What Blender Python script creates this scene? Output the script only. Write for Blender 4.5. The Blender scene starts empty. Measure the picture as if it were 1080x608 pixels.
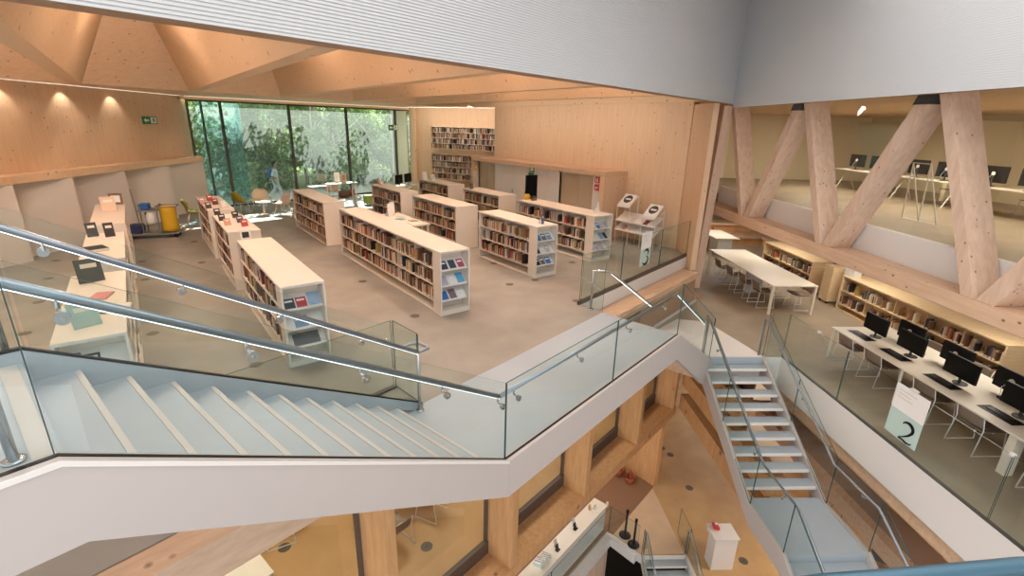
import bpy, bmesh, math, random
from mathutils import Vector, Matrix
random.seed(7)
PI = math.pi
col = bpy.context.scene.collection
# ------------------------------------------------------------------ camera
FOC, YAW, PIT, ROL = 516.34, 0.652659, 0.320525, -0.026038
EYE = Vector((0, 0, 3.6))
Z2, ZG, ZL = -1.3, -9.0, -4.4          # second level floor, ground floor, level under the book hall
_f = Vector((math.sin(YAW)*math.cos(PIT), math.cos(YAW)*math.cos(PIT), -math.sin(PIT)))
_r0 = Vector((math.cos(YAW), -math.sin(YAW), 0)); _d0 = _f.cross(_r0)
_c, _s = math.cos(ROL), math.sin(ROL)
RT = _c*_r0 + _s*_d0; DN = -_s*_r0 + _c*_d0
def ray(x, y):
    return RT*((x-540)/FOC) + DN*((y-304)/FOC) + _f
def at(x, y, z):                         # the place at height z seen at a pixel of the photograph
    d = ray(x, y); t = (z-EYE.z)/d.z
    return EYE + d*t
def proj(p):
    q = Vector(p)-EYE; z = q.dot(_f)
    if z < .1: return None
    return 540+FOC*q.dot(RT)/z, 304+FOC*q.dot(DN)/z
cam_d = bpy.data.cameras.new('camera'); cam = bpy.data.objects.new('camera', cam_d); col.objects.link(cam)
cam_d.sensor_width = 36; cam_d.sensor_fit = 'HORIZONTAL'; cam_d.lens = 36*FOC/1080; cam_d.clip_start = .05; cam_d.clip_end = 300
m = Matrix((RT, -DN, -_f)).transposed().to_4x4(); m.translation = EYE; cam.matrix_world = m
bpy.context.scene.camera = cam
# frames: W runs along the walkway (s, t), E along the open edge of the second level (e, o), XY along the bookcases
Wd = Vector((.97595, .21799, 0)); Wn = Vector((-.21799, .97595, 0)); WO = Vector((2.78, 3.73, 0))
Ed = Vector((.57002, .82163, 0)); En = Vector((.82163, -.57002, 0))
def frame(o, a, b):
    M = Matrix.Identity(4)
    M.col[0][:3] = a; M.col[1][:3] = b; M.col[2][:3] = Vector((0, 0, 1)); M.translation = o
    return M
FW = frame(WO, Wd, Wn); FE = frame(Vector((0, 0, 0)), Ed, -En); FX = Matrix.Identity(4)
def W(s, t, z=0): return WO + Wd*s + Wn*t + Vector((0, 0, z))
def E(e, o, z=0): return Ed*e + En*o + Vector((0, 0, z))
# ------------------------------------------------------------------ materials
MAT = {}
def mat(name, base, rough=.6, metal=0, build=None, spec=None):
    m = bpy.data.materials.new(name); m.use_nodes = True
    nt = m.node_tree; b = nt.nodes['Principled BSDF']
    b.inputs['Base Color'].default_value = (*base, 1); b.inputs['Roughness'].default_value = rough; b.inputs['Metallic'].default_value = metal
    if spec is not None: b.inputs['Specular IOR Level'].default_value = spec
    if build: build(nt, b)
    MAT[name] = m; return m
def lin(*c): return tuple(((v/255)/12.92 if v/255 <= .04045 else ((v/255+.055)/1.055)**2.4) for v in c)
def speckle(scale, lo, hi, c0, c1, detail=5, bump=0, stretch=(1, 1, 1)):
    def f(nt, b):
        tc = nt.nodes.new('ShaderNodeTexCoord'); mp = nt.nodes.new('ShaderNodeMapping'); n = nt.nodes.new('ShaderNodeTexNoise'); r = nt.nodes.new('ShaderNodeValToRGB')
        mp.inputs['Scale'].default_value = stretch
        n.inputs['Scale'].default_value = scale; n.inputs['Detail'].default_value = detail
        r.color_ramp.elements[0].position = lo; r.color_ramp.elements[1].position = hi
        r.color_ramp.elements[0].color = (*c0, 1); r.color_ramp.elements[1].color = (*c1, 1)
        nt.links.new(tc.outputs['Object'], mp.inputs[0]); nt.links.new(mp.outputs[0], n.inputs['Vector']); nt.links.new(n.outputs['Fac'], r.inputs[0]); nt.links.new(r.outputs[0], b.inputs['Base Color'])
        if bump:
            bp = nt.nodes.new('ShaderNodeBump'); bp.inputs['Strength'].default_value = bump; bp.inputs['Distance'].default_value = .01
            nt.links.new(n.outputs['Fac'], bp.inputs['Height']); nt.links.new(bp.outputs[0], b.inputs['Normal'])
    return f
def wood(c0, c1, knot, stretch=(1, 1, 1), scale=3.0, knots=1.6):
    # spruce boards: grain streaks stretched along the board, faint board stripes, scattered dark knots
    def f(nt, b):
        L = nt.links.new; N = nt.nodes.new
        tc = N('ShaderNodeTexCoord'); mp = N('ShaderNodeMapping'); mp.inputs['Scale'].default_value = stretch
        L(tc.outputs['Object'], mp.inputs[0])
        n = N('ShaderNodeTexNoise'); n.inputs['Scale'].default_value = scale; n.inputs['Detail'].default_value = 6; n.inputs['Roughness'].default_value = .6
        L(mp.outputs[0], n.inputs['Vector'])
        r = N('ShaderNodeValToRGB'); r.color_ramp.elements[0].position = .3; r.color_ramp.elements[1].position = .72
        r.color_ramp.elements[0].color = (*c0, 1); r.color_ramp.elements[1].color = (*c1, 1); L(n.outputs['Fac'], r.inputs[0])
        v = N('ShaderNodeTexVoronoi'); v.inputs['Scale'].default_value = knots
        mp2 = N('ShaderNodeMapping'); mp2.inputs['Scale'].default_value = tuple(.45+.55*min(1, q) for q in stretch); L(tc.outputs['Object'], mp2.inputs[0]); L(mp2.outputs[0], v.inputs['Vector'])
        k = N('ShaderNodeValToRGB'); k.color_ramp.elements[0].position = .045; k.color_ramp.elements[1].position = .13
        k.color_ramp.elements[0].color = (1, 1, 1, 1); k.color_ramp.elements[1].color = (0, 0, 0, 1); L(v.outputs['Distance'], k.inputs[0])
        mx = N('ShaderNodeMix'); mx.data_type = 'RGBA'; L(k.outputs[0], mx.inputs[0]); L(r.outputs[0], mx.inputs[6]); mx.inputs[7].default_value = (*knot, 1)
        L(mx.outputs[2], b.inputs['Base Color'])
    return f
WL, WD_, KN = lin(229, 196, 162), lin(219, 182, 145), lin(158, 112, 80)
mat('wood_wall', WL, .55, build=wood(WD_, WL, KN, (6, 6, .35), 3, 5.5), spec=.3)
mat('wood_ceiling', WL, .55, build=wood(lin(226, 192, 154), lin(234, 202, 166), KN, (.35, 5, 5), 3, 3.6), spec=.3)
mat('wood_truss', WL, .6, build=wood(lin(206, 172, 146), lin(226, 196, 172), lin(110, 74, 54), (4, 4, .5), 3, 7.5), spec=.25)
mat('wood_long', WL, .6, build=wood(lin(204, 166, 134), lin(224, 190, 160), lin(110, 74, 54), (.4, 5, 5), 3, 5.5), spec=.25)
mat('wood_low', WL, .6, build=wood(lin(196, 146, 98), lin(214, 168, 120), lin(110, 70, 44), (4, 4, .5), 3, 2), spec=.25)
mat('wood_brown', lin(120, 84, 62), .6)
mat('birch', lin(226, 196, 154), .5, build=speckle(6, .3, .7, lin(218, 186, 142), lin(232, 204, 164), 3, 0, (.5, 5, 5)))
mat('white_paint', lin(226, 220, 214), .45)
mat('shelf_white', lin(228, 216, 202), .45)
mat('desk_white', lin(232, 222, 205), .4)
mat('plaster', lin(222, 212, 200), .8)
mat('stair_white', lin(168, 176, 182), .45, build=speckle(.9, .3, .7, lin(164, 172, 178), lin(172, 180, 185), 3))
mat('stringer_white', lin(190, 180, 174), .5)
mat('nosing', lin(198, 191, 183), .5)
mat('concrete', lin(150, 138, 124), .55, build=speckle(1.3, .3, .72, lin(134, 128, 119), lin(154, 147, 138), 8))
mat('concrete_tan', lin(158, 136, 108), .55, build=speckle(1.1, .3, .72, lin(146, 130, 110), lin(166, 150, 128), 8))
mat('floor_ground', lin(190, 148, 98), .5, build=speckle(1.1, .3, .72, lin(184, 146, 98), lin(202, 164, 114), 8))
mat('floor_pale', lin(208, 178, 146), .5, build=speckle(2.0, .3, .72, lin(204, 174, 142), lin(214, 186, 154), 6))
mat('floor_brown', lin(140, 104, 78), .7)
mat('disc_dark', lin(96, 86, 76), .5)
mat('steel', lin(196, 198, 200), .25, .9)
mat('rail_steel', lin(150, 158, 166), .3, .75)
mat('black', lin(18, 17, 18), .5, spec=.3)
mat('screen', lin(10, 10, 11), .4, spec=.2)
mat('dark_grey', lin(62, 58, 56), .5)
mat('bronze', lin(92, 76, 66), .5)
mat('gallery_brown', lin(160, 138, 122), .6)
mat('wood_end', WL, .6, build=wood(WD_, WL, KN, (.4, 5, 5), 3, 5), spec=.25)
mat('mullion', lin(70, 66, 60), .5)
mat('chair_grey', lin(138, 120, 104), .7)
mat('wire_white', lin(226, 222, 216), .4)
mat('paper', lin(238, 234, 228), .7)
mat('green_sign', lin(20, 120, 62), .5)
mat('red_sign', lin(196, 40, 34), .5)
mat('sign_teal', lin(190, 212, 203), .4)
mat('olive', lin(150, 132, 44), .8)
mat('cream', lin(226, 206, 178), .8)
mat('rose', lin(210, 178, 160), .8)
mat('lime', lin(150, 170, 90), .8)
mat('yellow', lin(214, 168, 34), .6)
mat('blue', lin(40, 96, 170), .5)
mat('navy', lin(38, 44, 84), .5)
mat('trolley_grey', lin(120, 118, 116), .5)
mat('white_plastic', lin(222, 218, 212), .4)
mat('terracotta', lin(170, 92, 60), .7)
mat('leaf_pot', lin(66, 96, 44), .7)
mat('skin', lin(196, 150, 126), .6); mat('hair', lin(60, 44, 36), .7)
mat('shirt', lin(244, 246, 250), .8); mat('trousers', lin(226, 228, 232), .8); mat('backpack', lin(40, 110, 180), .7)
mat('bark', lin(206, 198, 184), .8)
mat('paving', lin(206, 200, 192), .8)
mat('pages', lin(230, 220, 200), .8)
mat('fascia_grey', lin(213, 212, 211), .6)
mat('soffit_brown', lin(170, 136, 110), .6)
mat('grey_paint', lin(150, 146, 142), .6)
mat('wood_edge', WL, .6, build=wood(lin(196, 164, 136), lin(216, 186, 160), lin(110, 74, 54), (1.2, 5, 5), 2, 2.6), spec=.25)
mat('room_cream', lin(230, 216, 184), .8)
mat('mesh_dark', lin(40, 34, 30), .6)
mat('panel_beige', lin(196, 178, 152), .35)
def m_emit(name, c, s):
    m = bpy.data.materials.new(name); m.use_nodes = True; nt = m.node_tree
    b = nt.nodes['Principled BSDF']; b.inputs['Emission Color'].default_value = (*c, 1); b.inputs['Emission Strength'].default_value = s; b.inputs['Base Color'].default_value = (*c, 1); MAT[name] = m
m_emit('led', (1, .93, .84), .9)
m_emit('led_cool', (.92, .97, 1), 2.2)
def m_glass(name, tint, refl=.07, rough=0.0, gl=.9, veil=0):
    m = bpy.data.materials.new(name); m.use_nodes = True; nt = m.node_tree; nt.nodes.clear()
    o = nt.nodes.new('ShaderNodeOutputMaterial'); t = nt.nodes.new('ShaderNodeBsdfTransparent'); g = nt.nodes.new('ShaderNodeBsdfGlossy'); mx = nt.nodes.new('ShaderNodeMixShader')
    lw = nt.nodes.new('ShaderNodeLayerWeight'); lw.inputs['Blend'].default_value = .5
    pw = nt.nodes.new('ShaderNodeMath'); pw.operation = 'POWER'; pw.inputs[1].default_value = 4; ml = nt.nodes.new('ShaderNodeMath'); ml.operation = 'MULTIPLY_ADD'; ml.inputs[1].default_value = refl*3; ml.inputs[2].default_value = refl*.25
    nt.links.new(lw.outputs['Facing'], pw.inputs[0]); nt.links.new(pw.outputs[0], ml.inputs[0])
    t.inputs[0].default_value = (*tint, 1); g.inputs['Color'].default_value = (gl, gl, gl, 1); g.inputs['Roughness'].default_value = rough
    nt.links.new(ml.outputs[0], mx.inputs[0]); nt.links.new(t.outputs[0], mx.inputs[1]); nt.links.new(g.outputs[0], mx.inputs[2]); nt.links.new(mx.outputs[0], o.inputs[0]); MAT[name] = m
    if veil:                                                   # whitish haze of reflections mixed into the big panes
        d = nt.nodes.new('ShaderNodeBsdfTranslucent'); d.inputs[0].default_value = (.9, 1, .98, 1); m2 = nt.nodes.new('ShaderNodeMixShader'); m2.inputs[0].default_value = veil
        nt.links.new(mx.outputs[0], m2.inputs[1]); nt.links.new(d.outputs[0], m2.inputs[2]); nt.links.new(m2.outputs[0], o.inputs[0])
m_glass('glass', (.93, .965, .957), .085)
m_glass('glass_window', (.88, .96, .95), .05, veil=.05)
m_glass('glass_teal', (.66, .86, .88), .06, veil=.08)
m_glass('glass_warm', (.94, .935, .9), .12)
mat('glass_edge', lin(52, 84, 80), .25)
def m_object_colour(name, attr=False):
    m = bpy.data.materials.new(name); m.use_nodes = True; nt = m.node_tree; b = nt.nodes['Principled BSDF']; b.inputs['Roughness'].default_value = .6
    if attr:
        a = nt.nodes.new('ShaderNodeVertexColor'); a.layer_name = 'cover'; nt.links.new(a.outputs[0], b.inputs['Base Color'])
    else:
        a = nt.nodes.new('ShaderNodeObjectInfo'); nt.links.new(a.outputs['Color'], b.inputs['Base Color'])
    MAT[name] = m
m_object_colour('cover'); m_object_colour('cover_many', True)
def m_leaf(name, c0, c1):
    m = bpy.data.materials.new(name); m.use_nodes = True; nt = m.node_tree; nt.nodes.clear(); N = nt.nodes.new; L = nt.links.new
    o = N('ShaderNodeOutputMaterial'); d = N('ShaderNodeBsdfDiffuse'); t = N('ShaderNodeBsdfTranslucent'); mx = N('ShaderNodeMixShader'); mx.inputs[0].default_value = .45
    tc = N('ShaderNodeTexCoord'); n = N('ShaderNodeTexNoise'); n.inputs['Scale'].default_value = 3.2; n.inputs['Detail'].default_value = 4; r = N('ShaderNodeValToRGB')
    r.color_ramp.elements[0].position = .35; r.color_ramp.elements[1].position = .68; r.color_ramp.elements[0].color = (*c0, 1); r.color_ramp.elements[1].color = (*c1, 1)
    L(tc.outputs['Object'], n.inputs['Vector']); L(n.outputs['Fac'], r.inputs[0]); L(r.outputs[0], d.inputs[0]); L(r.outputs[0], t.inputs[0]); L(d.outputs[0], mx.inputs[1]); L(t.outputs[0], mx.inputs[2]); L(mx.outputs[0], o.inputs[0]); MAT[name] = m
m_leaf('leaf', lin(96, 124, 76), lin(170, 188, 116)); m_leaf('leaf_pale', lin(128, 152, 116), lin(200, 212, 168))
# ------------------------------------------------------------------ mesh builder
class MB:
    def __init__(self, F=None): self.v = []; self.f = []; self.m = []; self.F = F or FX; self.mats = []
    def mi(self, name):
        if name not in self.mats: self.mats.append(name)
        return self.mats.index(name)
    def add(self, vs, fs, mt):
        n = len(self.v); i = self.mi(mt)
        self.v += [self.F @ Vector(p) for p in vs]
        for k, f in enumerate(fs): self.f.append([a+n for a in f]); self.m.append(i)
    def box(self, a, b, mt, edge=None):
        x0, y0, z0 = a; x1, y1, z1 = b
        if x0 > x1: x0, x1 = x1, x0
        if y0 > y1: y0, y1 = y1, y0
        if z0 > z1: z0, z1 = z1, z0
        vs = [(x0, y0, z0), (x1, y0, z0), (x1, y1, z0), (x0, y1, z0), (x0, y0, z1), (x1, y0, z1), (x1, y1, z1), (x0, y1, z1)]
        self.add(vs, [(0, 3, 2, 1), (4, 5, 6, 7), (0, 1, 5, 4), (1, 2, 6, 5), (2, 3, 7, 6), (3, 0, 4, 7)], mt)
    def prism(self, poly, vec, mt, edge=None):           # polygon extruded by vec; edge = material of the rim
        n = len(poly); vec = Vector(vec); a = [Vector(p) for p in poly]; b = [p+vec for p in a]
        nrm = Vector((0, 0, 0))
        for i in range(n): nrm += a[i].cross(a[(i+1) % n])
        if nrm.dot(vec) > 0: caps = [list(range(n))[::-1], [n+i for i in range(n)]]; side = [(i, (i+1) % n, n+(i+1) % n, n+i) for i in range(n)]
        else: caps = [list(range(n)), [n+i for i in range(n)][::-1]]; side = [((i+1) % n, i, n+i, n+(i+1) % n) for i in range(n)]
        self.add(a+b, caps, mt)
        base = len(self.v)-2*n; k = self.mi(edge or mt)
        for f in side: self.f.append([q+base for q in f]); self.m.append(k)
    def tube(self, pts, r, mt, seg=8, closed=False, caps=True):
        P = [Vector(p) for p in pts]; n = len(P); rings = []
        up = Vector((0, 0, 1)); prev = None
        for i in range(n):
            if closed: d = (P[(i+1) % n]-P[i-1])
            else: d = (P[min(i+1, n-1)]-P[max(i-1, 0)])
            if d.length < 1e-9: d = Vector((0, 0, 1))
            d.normalize()
            if prev is None:
                a = d.cross(up) if abs(d.z) < .95 else d.cross(Vector((1, 0, 0)))
            else: a = prev - d*prev.dot(d)
            a.normalize(); b = d.cross(a); prev = a
            k = 1.0
            if 0 < i < n-1 or closed:
                d1 = (P[i]-P[i-1]).normalized(); k = 1/max(.5, math.sqrt(max(.25, (1+d1.dot((P[(i+1) % n]-P[i]).normalized()))/2)))
            rr = r[i] if isinstance(r, (list, tuple)) else r
            rings.append([P[i]+(a*math.cos(2*PI*j/seg)+b*math.sin(2*PI*j/seg))*rr*(k if k < 1.5 else 1.5) for j in range(seg)])
        vs = [p for R in rings for p in R]; fs = []
        for i in range(n if closed else n-1):
            for j in range(seg):
                i2 = (i+1) % n
                fs.append((i*seg+j, i*seg+(j+1) % seg, i2*seg+(j+1) % seg, i2*seg+j))
        if caps and not closed: fs += [tuple(range(seg))[::-1], tuple((n-1)*seg+j for j in range(seg))]
        self.add(vs, fs, mt)
    def lathe(self, c, prof, mt, seg=16):                 # profile of (radius, height) about a vertical axis
        c = Vector(c); n = len(prof); vs = [c+Vector((r*math.cos(2*PI*j/seg), r*math.sin(2*PI*j/seg), z)) for r, z in prof for j in range(seg)]
        fs = [(i*seg+j, i*seg+(j+1) % seg, (i+1)*seg+(j+1) % seg, (i+1)*seg+j) for i in range(n-1) for j in range(seg)]
        fs += [tuple(range(seg))[::-1], tuple((n-1)*seg+j for j in range(seg))]
        self.add(vs, fs, mt)
    def grid(self, fn, nu, nv, mt, thick=0):              # surface fn(u, v); thick>0 gives it a back face along its normals
        vs = [Vector(fn(i/nu, j/nv)) for i in range(nu+1) for j in range(nv+1)]; w = nv+1
        fs = [(i*w+j, i*w+j+1, (i+1)*w+j+1, (i+1)*w+j) for i in range(nu) for j in range(nv)]
        if thick:
            N = []
            for i in range(nu+1):
                for j in range(nv+1):
                    a = vs[min(i+1, nu)*w+j]-vs[max(i-1, 0)*w+j]; b = vs[i*w+min(j+1, nv)]-vs[i*w+max(j-1, 0)]
                    q = a.cross(b); N.append(q.normalized() if q.length > 1e-9 else Vector((0, 0, 1)))
            k = len(vs); vs2 = [p-q*thick for p, q in zip(vs, N)]
            fs2 = [tuple(a+k for a in f[::-1]) for f in fs]
            rim = [i*w for i in range(nu+1)] + [nu*w+j for j in range(1, nv+1)] + [i*w+nv for i in range(nu-1, -1, -1)] + [j for j in range(nv-1, 0, -1)]
            side = [(rim[i], rim[(i+1) % len(rim)], rim[(i+1) % len(rim)]+k, rim[i]+k) for i in range(len(rim))]
            self.add(vs+vs2, fs+fs2+side, mt)
        else: self.add(vs, fs, mt)
    def build(self, name, parent=None, smooth=False, bevel=0):
        me = bpy.data.meshes.new(name); root = parent
        while root and root.parent: root = root.parent
        inv = root.matrix_world.inverted() if root else None
        me.from_pydata([tuple(inv @ p) if inv else tuple(p) for p in self.v], [], self.f)
        for k in self.mats: me.materials.append(MAT[k])
        for p, k in zip(me.polygons, self.m): p.material_index = k; p.use_smooth = smooth
        o = bpy.data.objects.new(name, me); col.objects.link(o)
        if parent: o.parent = parent
        if not (name.startswith('book')):
            b = bmesh.new(); b.from_mesh(me); bmesh.ops.recalc_face_normals(b, faces=b.faces); b.to_mesh(me); b.free()
        if bevel:
            md = o.modifiers.new('bevel', 'BEVEL'); md.width = bevel; md.segments = 2; md.limit_method = 'ANGLE'
        return o
def tag(o, label=None, cat=None, group=None, kind=None):
    if label: o['label'] = label
    if cat: o['category'] = cat
    if group: o['group'] = group
    if kind: o['kind'] = kind
    return o
def thing(name, M, label, cat, group=None):
    o = bpy.data.objects.new(name, None); col.objects.link(o); o.empty_display_size = .1
    if isinstance(M, Vector): M = Matrix.Translation(M)
    o.matrix_world = M
    bpy.context.view_layer.update()
    return tag(o, label, cat, group)
def placed(F, loc, rz=0):                                  # a base matrix at loc whose axes are those of frame F turned by rz
    R = F.to_3x3().to_4x4() @ Matrix.Rotation(rz, 4, 'Z'); R.translation = loc
    return R
def copy_tree(src, M, label=None, group=None):
    c = src.copy(); col.objects.link(c); c.matrix_world = M
    if label: c['label'] = label
    if group: c['group'] = group
    for ch in list(src.children):
        d = ch.copy(); col.objects.link(d); d.parent = c
        for g in list(ch.children):
            h = g.copy(); col.objects.link(h); h.parent = d
    return c
def struct(o): return tag(o, kind='structure')
def ordinal(n):
    return '%d%s' % (n, 'th' if 10 <= n % 100 <= 20 else {1: 'st', 2: 'nd', 3: 'rd'}.get(n % 10, 'th'))
# ================================================================== THE SETTING
def eb(mb, e0, e1, o0, o1, z0, z1, mt): mb.box((e0, -max(o0, o1), z0), (e1, -min(o0, o1), z1), mt)
def xy(p): return (p.x, p.y)
def slab(name, pts, z0, z1, mt, edge=None):
    b = MB(); b.prism([(p[0], p[1], z1) for p in pts], (0, 0, z0-z1), mt, edge); return struct(b.build(name))
# book hall floor, level 0 (the third level of the building)
hall = [xy(W(-14, 1.51)), xy(W(-.02, 1.51)), xy(W(-.02, 1.58)), xy(W(4.93, 1.58)), xy(W(4.93, 2.16)), xy(W(10.83, 2.16)), (13.55, 8.96), (13.6, 19), (18, 19), (18, 27.4), (2, 24.1), (-3, 23), (-14, 14), (-14, 5)]
slab('floor', hall, -.46, 0, 'concrete', 'wood_long')
b = MB(FW); b.box((-9, 1.16, -.42), (-.03, 1.5, 0), 'wood_edge'); struct(b.build('trim_1'))
b = MB(FW); b.box((-9, 1.515, .001), (-.04, 2.14, .006), 'grey_paint'); struct(b.build('trim_13'))
b = MB(FW); b.box((4.95, 2.13, -.32), (10.8, 2.155, 0), 'white_paint'); struct(b.build('trim_2'))
# timber ledge and wall under it, beside the short flight
b = MB(FW); b.box((4.93, 1.64, -.5), (10.45, 2.12, -.32), 'wood_long'); struct(b.build('trim_3'))
b = MB(FW); b.box((6.95, 1.68, Z2-.3), (10.45, 2.1, -.505), 'soffit_brown'); struct(b.build('wall_ledge'))
b = MB(FW); b.box((7.8, 1.655, Z2+.003), (10.7, 1.675, Z2+.09), 'white_paint'); struct(b.build('baseboard_ledge'))
# second level floor
lev2 = [xy(E(-9, 6.74)), xy(E(9.92, 6.74)), xy(E(9.92, 4.86)), xy(W(6.99, 0)), xy(W(6.99, 1.67)), xy(W(11.3, 1.67)), xy(E(27, 4)), xy(E(27, 16)), xy(E(-9, 16))]
slab('floor', lev2, Z2-.55, Z2, 'concrete_tan', 'wood_long')
b = MB(FE); eb(b, -9, 9.91, 6.68, 6.735, -2.03, Z2+.0, 'white_paint'); struct(b.build('trim_4'))
b = MB(FE); eb(b, -9, 13, 6.8, 7.2, -2.36, -1.86, 'wood_long'); struct(b.build('trim_5'))
# ground floor and the gallery level between
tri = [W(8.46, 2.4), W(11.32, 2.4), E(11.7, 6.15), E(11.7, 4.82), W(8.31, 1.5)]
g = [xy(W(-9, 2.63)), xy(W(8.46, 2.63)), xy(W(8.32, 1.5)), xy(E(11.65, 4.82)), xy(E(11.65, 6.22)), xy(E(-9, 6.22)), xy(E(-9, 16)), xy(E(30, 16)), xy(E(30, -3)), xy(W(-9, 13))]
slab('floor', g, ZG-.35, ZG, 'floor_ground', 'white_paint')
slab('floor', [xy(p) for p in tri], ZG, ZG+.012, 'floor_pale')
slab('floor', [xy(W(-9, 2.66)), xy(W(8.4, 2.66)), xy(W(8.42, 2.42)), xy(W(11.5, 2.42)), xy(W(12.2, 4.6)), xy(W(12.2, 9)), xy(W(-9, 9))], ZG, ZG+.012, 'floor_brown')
slab('floor', [(-6, -6), (20, -6), (20, 12), (-6, 12)], -11.3, -11.1, 'black')
b = MB(FW); b.box((-9, 2.4, -10.7), (8.1, 2.5, -9.37), 'wood_truss'); struct(b.build('trim_14'))
b = MB(FW); b.box((-9, 2.66, -11.09), (8.3, 2.9, ZG-.36), 'wood_truss'); struct(b.build('wall_basement'))
b = MB(FE); eb(b, -2, 13.2, 8.2, 8.42, -4.78, ZL, 'wood_long'); struct(b.build('trim_6'))
b = MB(FE); eb(b, -2, 13.2, 8.43, 9.1, -4.7, ZL-.02, 'gallery_brown'); struct(b.build('floor'))
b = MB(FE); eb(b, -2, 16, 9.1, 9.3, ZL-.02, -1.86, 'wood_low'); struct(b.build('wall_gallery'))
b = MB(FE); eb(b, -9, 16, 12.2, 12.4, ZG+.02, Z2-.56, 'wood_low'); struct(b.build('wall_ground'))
# level under the hall: ledge, posts, panes, floor
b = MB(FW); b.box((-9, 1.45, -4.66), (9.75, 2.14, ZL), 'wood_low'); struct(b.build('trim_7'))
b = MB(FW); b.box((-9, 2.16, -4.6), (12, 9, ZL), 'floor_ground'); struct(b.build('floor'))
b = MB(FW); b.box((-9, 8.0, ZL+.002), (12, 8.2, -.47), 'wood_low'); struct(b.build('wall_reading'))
post_s = [-3.1, -.48, 2.18, 4.76, 7.34]
for k, s in enumerate(post_s):
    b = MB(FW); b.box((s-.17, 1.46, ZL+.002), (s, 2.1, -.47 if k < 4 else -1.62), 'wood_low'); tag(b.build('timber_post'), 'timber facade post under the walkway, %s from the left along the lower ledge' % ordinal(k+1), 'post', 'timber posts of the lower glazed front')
b = MB(FW); b.box((9.5, 1.46, -4.39), (9.68, 2.1, -1.62), 'wood_low'); tag(b.build('timber_post'), 'timber facade post at the far corner under the walkway, beside the stepped beams', 'post', 'timber posts of the lower glazed front')
edges = [-6]+post_s+[9.5]
for k in range(len(edges)-1):
    s0, s1 = edges[k]+.004, edges[k+1]-.174 if k < 5 else edges[k+1]-.004
    fr = MB(FW); fr.box((s0, 2.04, ZL+.002), (s1, 2.13, ZL+.3), 'bronze'); fr.box((s1-.06, 2.06, ZL+.3), (s1, 2.12, -.47), 'bronze'); fr.box((s0, 2.06, -.6), (s1-.06, 2.12, -.47), 'bronze')
    fo = struct(fr.build('window_%d' % (k+1)))
    p = MB(FW); p.box((s0, 2.085, ZL+.3), (s1-.06, 2.095, -.6), 'glass_warm'); p.build('pane', fo)
# stepped timber beams at the inner corner (left of the open stair)
for k, (o0, z0, z1, e0) in enumerate([(5.75, -4.4, -3.92, 6.6), (5.74, -3.6, -3.12, 8.1), (5.73, -2.8, -2.3, 9.5)]):
    b = MB(FE); eb(b, e0, 12.75, o0, o0+.36, z0, z1, 'wood_low')
    tag(b.build('timber_beam'), 'horizontal timber beam left of the open-tread stair, %s of three' % ['lowest', 'middle', 'topmost'][k], 'beam', 'stepped beams beside the open stair')
b = MB(FE); eb(b, 9.95, 12.74, 6.2, 6.25, -4.7, Z2-.56, 'wood_brown'); struct(b.build('wall_shade_backing'))  # dark brown sheet stands in for the shade between the beams
# timber wall fin on the ground floor
A_ = at(693, 511, ZG); B_ = at(652, 484, ZG); dr = (A_-B_).normalized(); nn = Vector((-dr.y, dr.x, 0))*.22
b = MB(); b.prism([A_, B_, B_-nn, A_-nn], (0, 0, 4.3), 'wood_low'); struct(b.build('wall_fin'))
# ------------------------------------------------------------------ hall walls
ZC = 4.38
b = MB(); b.box((13.3, 8.95, 0), (13.6, 19.0, 4.44), 'wood_wall'); struct(b.build('wall_right'))
for k, y in enumerate((9.35, 10.62)):
    pass
B_, A_ = W(10.48, 1.9), W(10.48, 1.9)+Ed*1.32; k = En*.16
b = MB(); b.prism([B_+Vector((0, 0, -.318)), A_+Vector((0, 0, -.318)), A_+k+Vector((0, 0, -.318)), B_+k+Vector((0, 0, -.318))], (0, 0, 4.62), 'wood_wall'); tag(b.build('timber_column'), 'broad timber column ending the wood wall at the corner of the atrium', 'column')
# left wall: timber above, folded white niches below
b = MB(FE); eb(b, 4, 21.2, -12.5, -12.2, 1.95, ZC, 'wood_wall'); struct(b.build('wall_left'))
b = MB(FE); eb(b, 4, 21.0, -12.19, -11.72, 1.93, 2.12, 'wood_ceiling'); struct(b.build('trim_8'))
noses = [4.9, 6.85, 8.8, 10.7, 12.6, 14.4, 16.45, 18.7, 20.9]
for a, c in zip(noses, noses[1:]):
    b = MB(FE); b.prism([(a, 12.21, 0), (c, 11.7, 0), (c, 12.24, 0), (a, 12.24, 0)], (0, 0, 1.92), 'plaster'); struct(b.build('wall_niche'))
# timber and book wall at the far end
SA, SB = Vector((12.48, 24.95, 0)), Vector((14.52, 20.96, 0)); Sd = (SB-SA).normalized(); Sn = Vector((-Sd.y, Sd.x, 0))*1
if Sn.x < 0: Sn = -Sn
FS = frame(SA, Sd, Vector((-Sd.y, Sd.x, 0)))             # x along the wall towards the right, y into the wall
b = MB(FS); b.box((-.55, 0, 0), (8.5, .25, ZC), 'wood_wall'); struct(b.build('wall_back'))
b = MB(FS); b.box((-.3, -.16, 0), (-.06, -.002, ZC), 'wood_ceiling'); struct(b.build('trim_9'))
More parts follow.
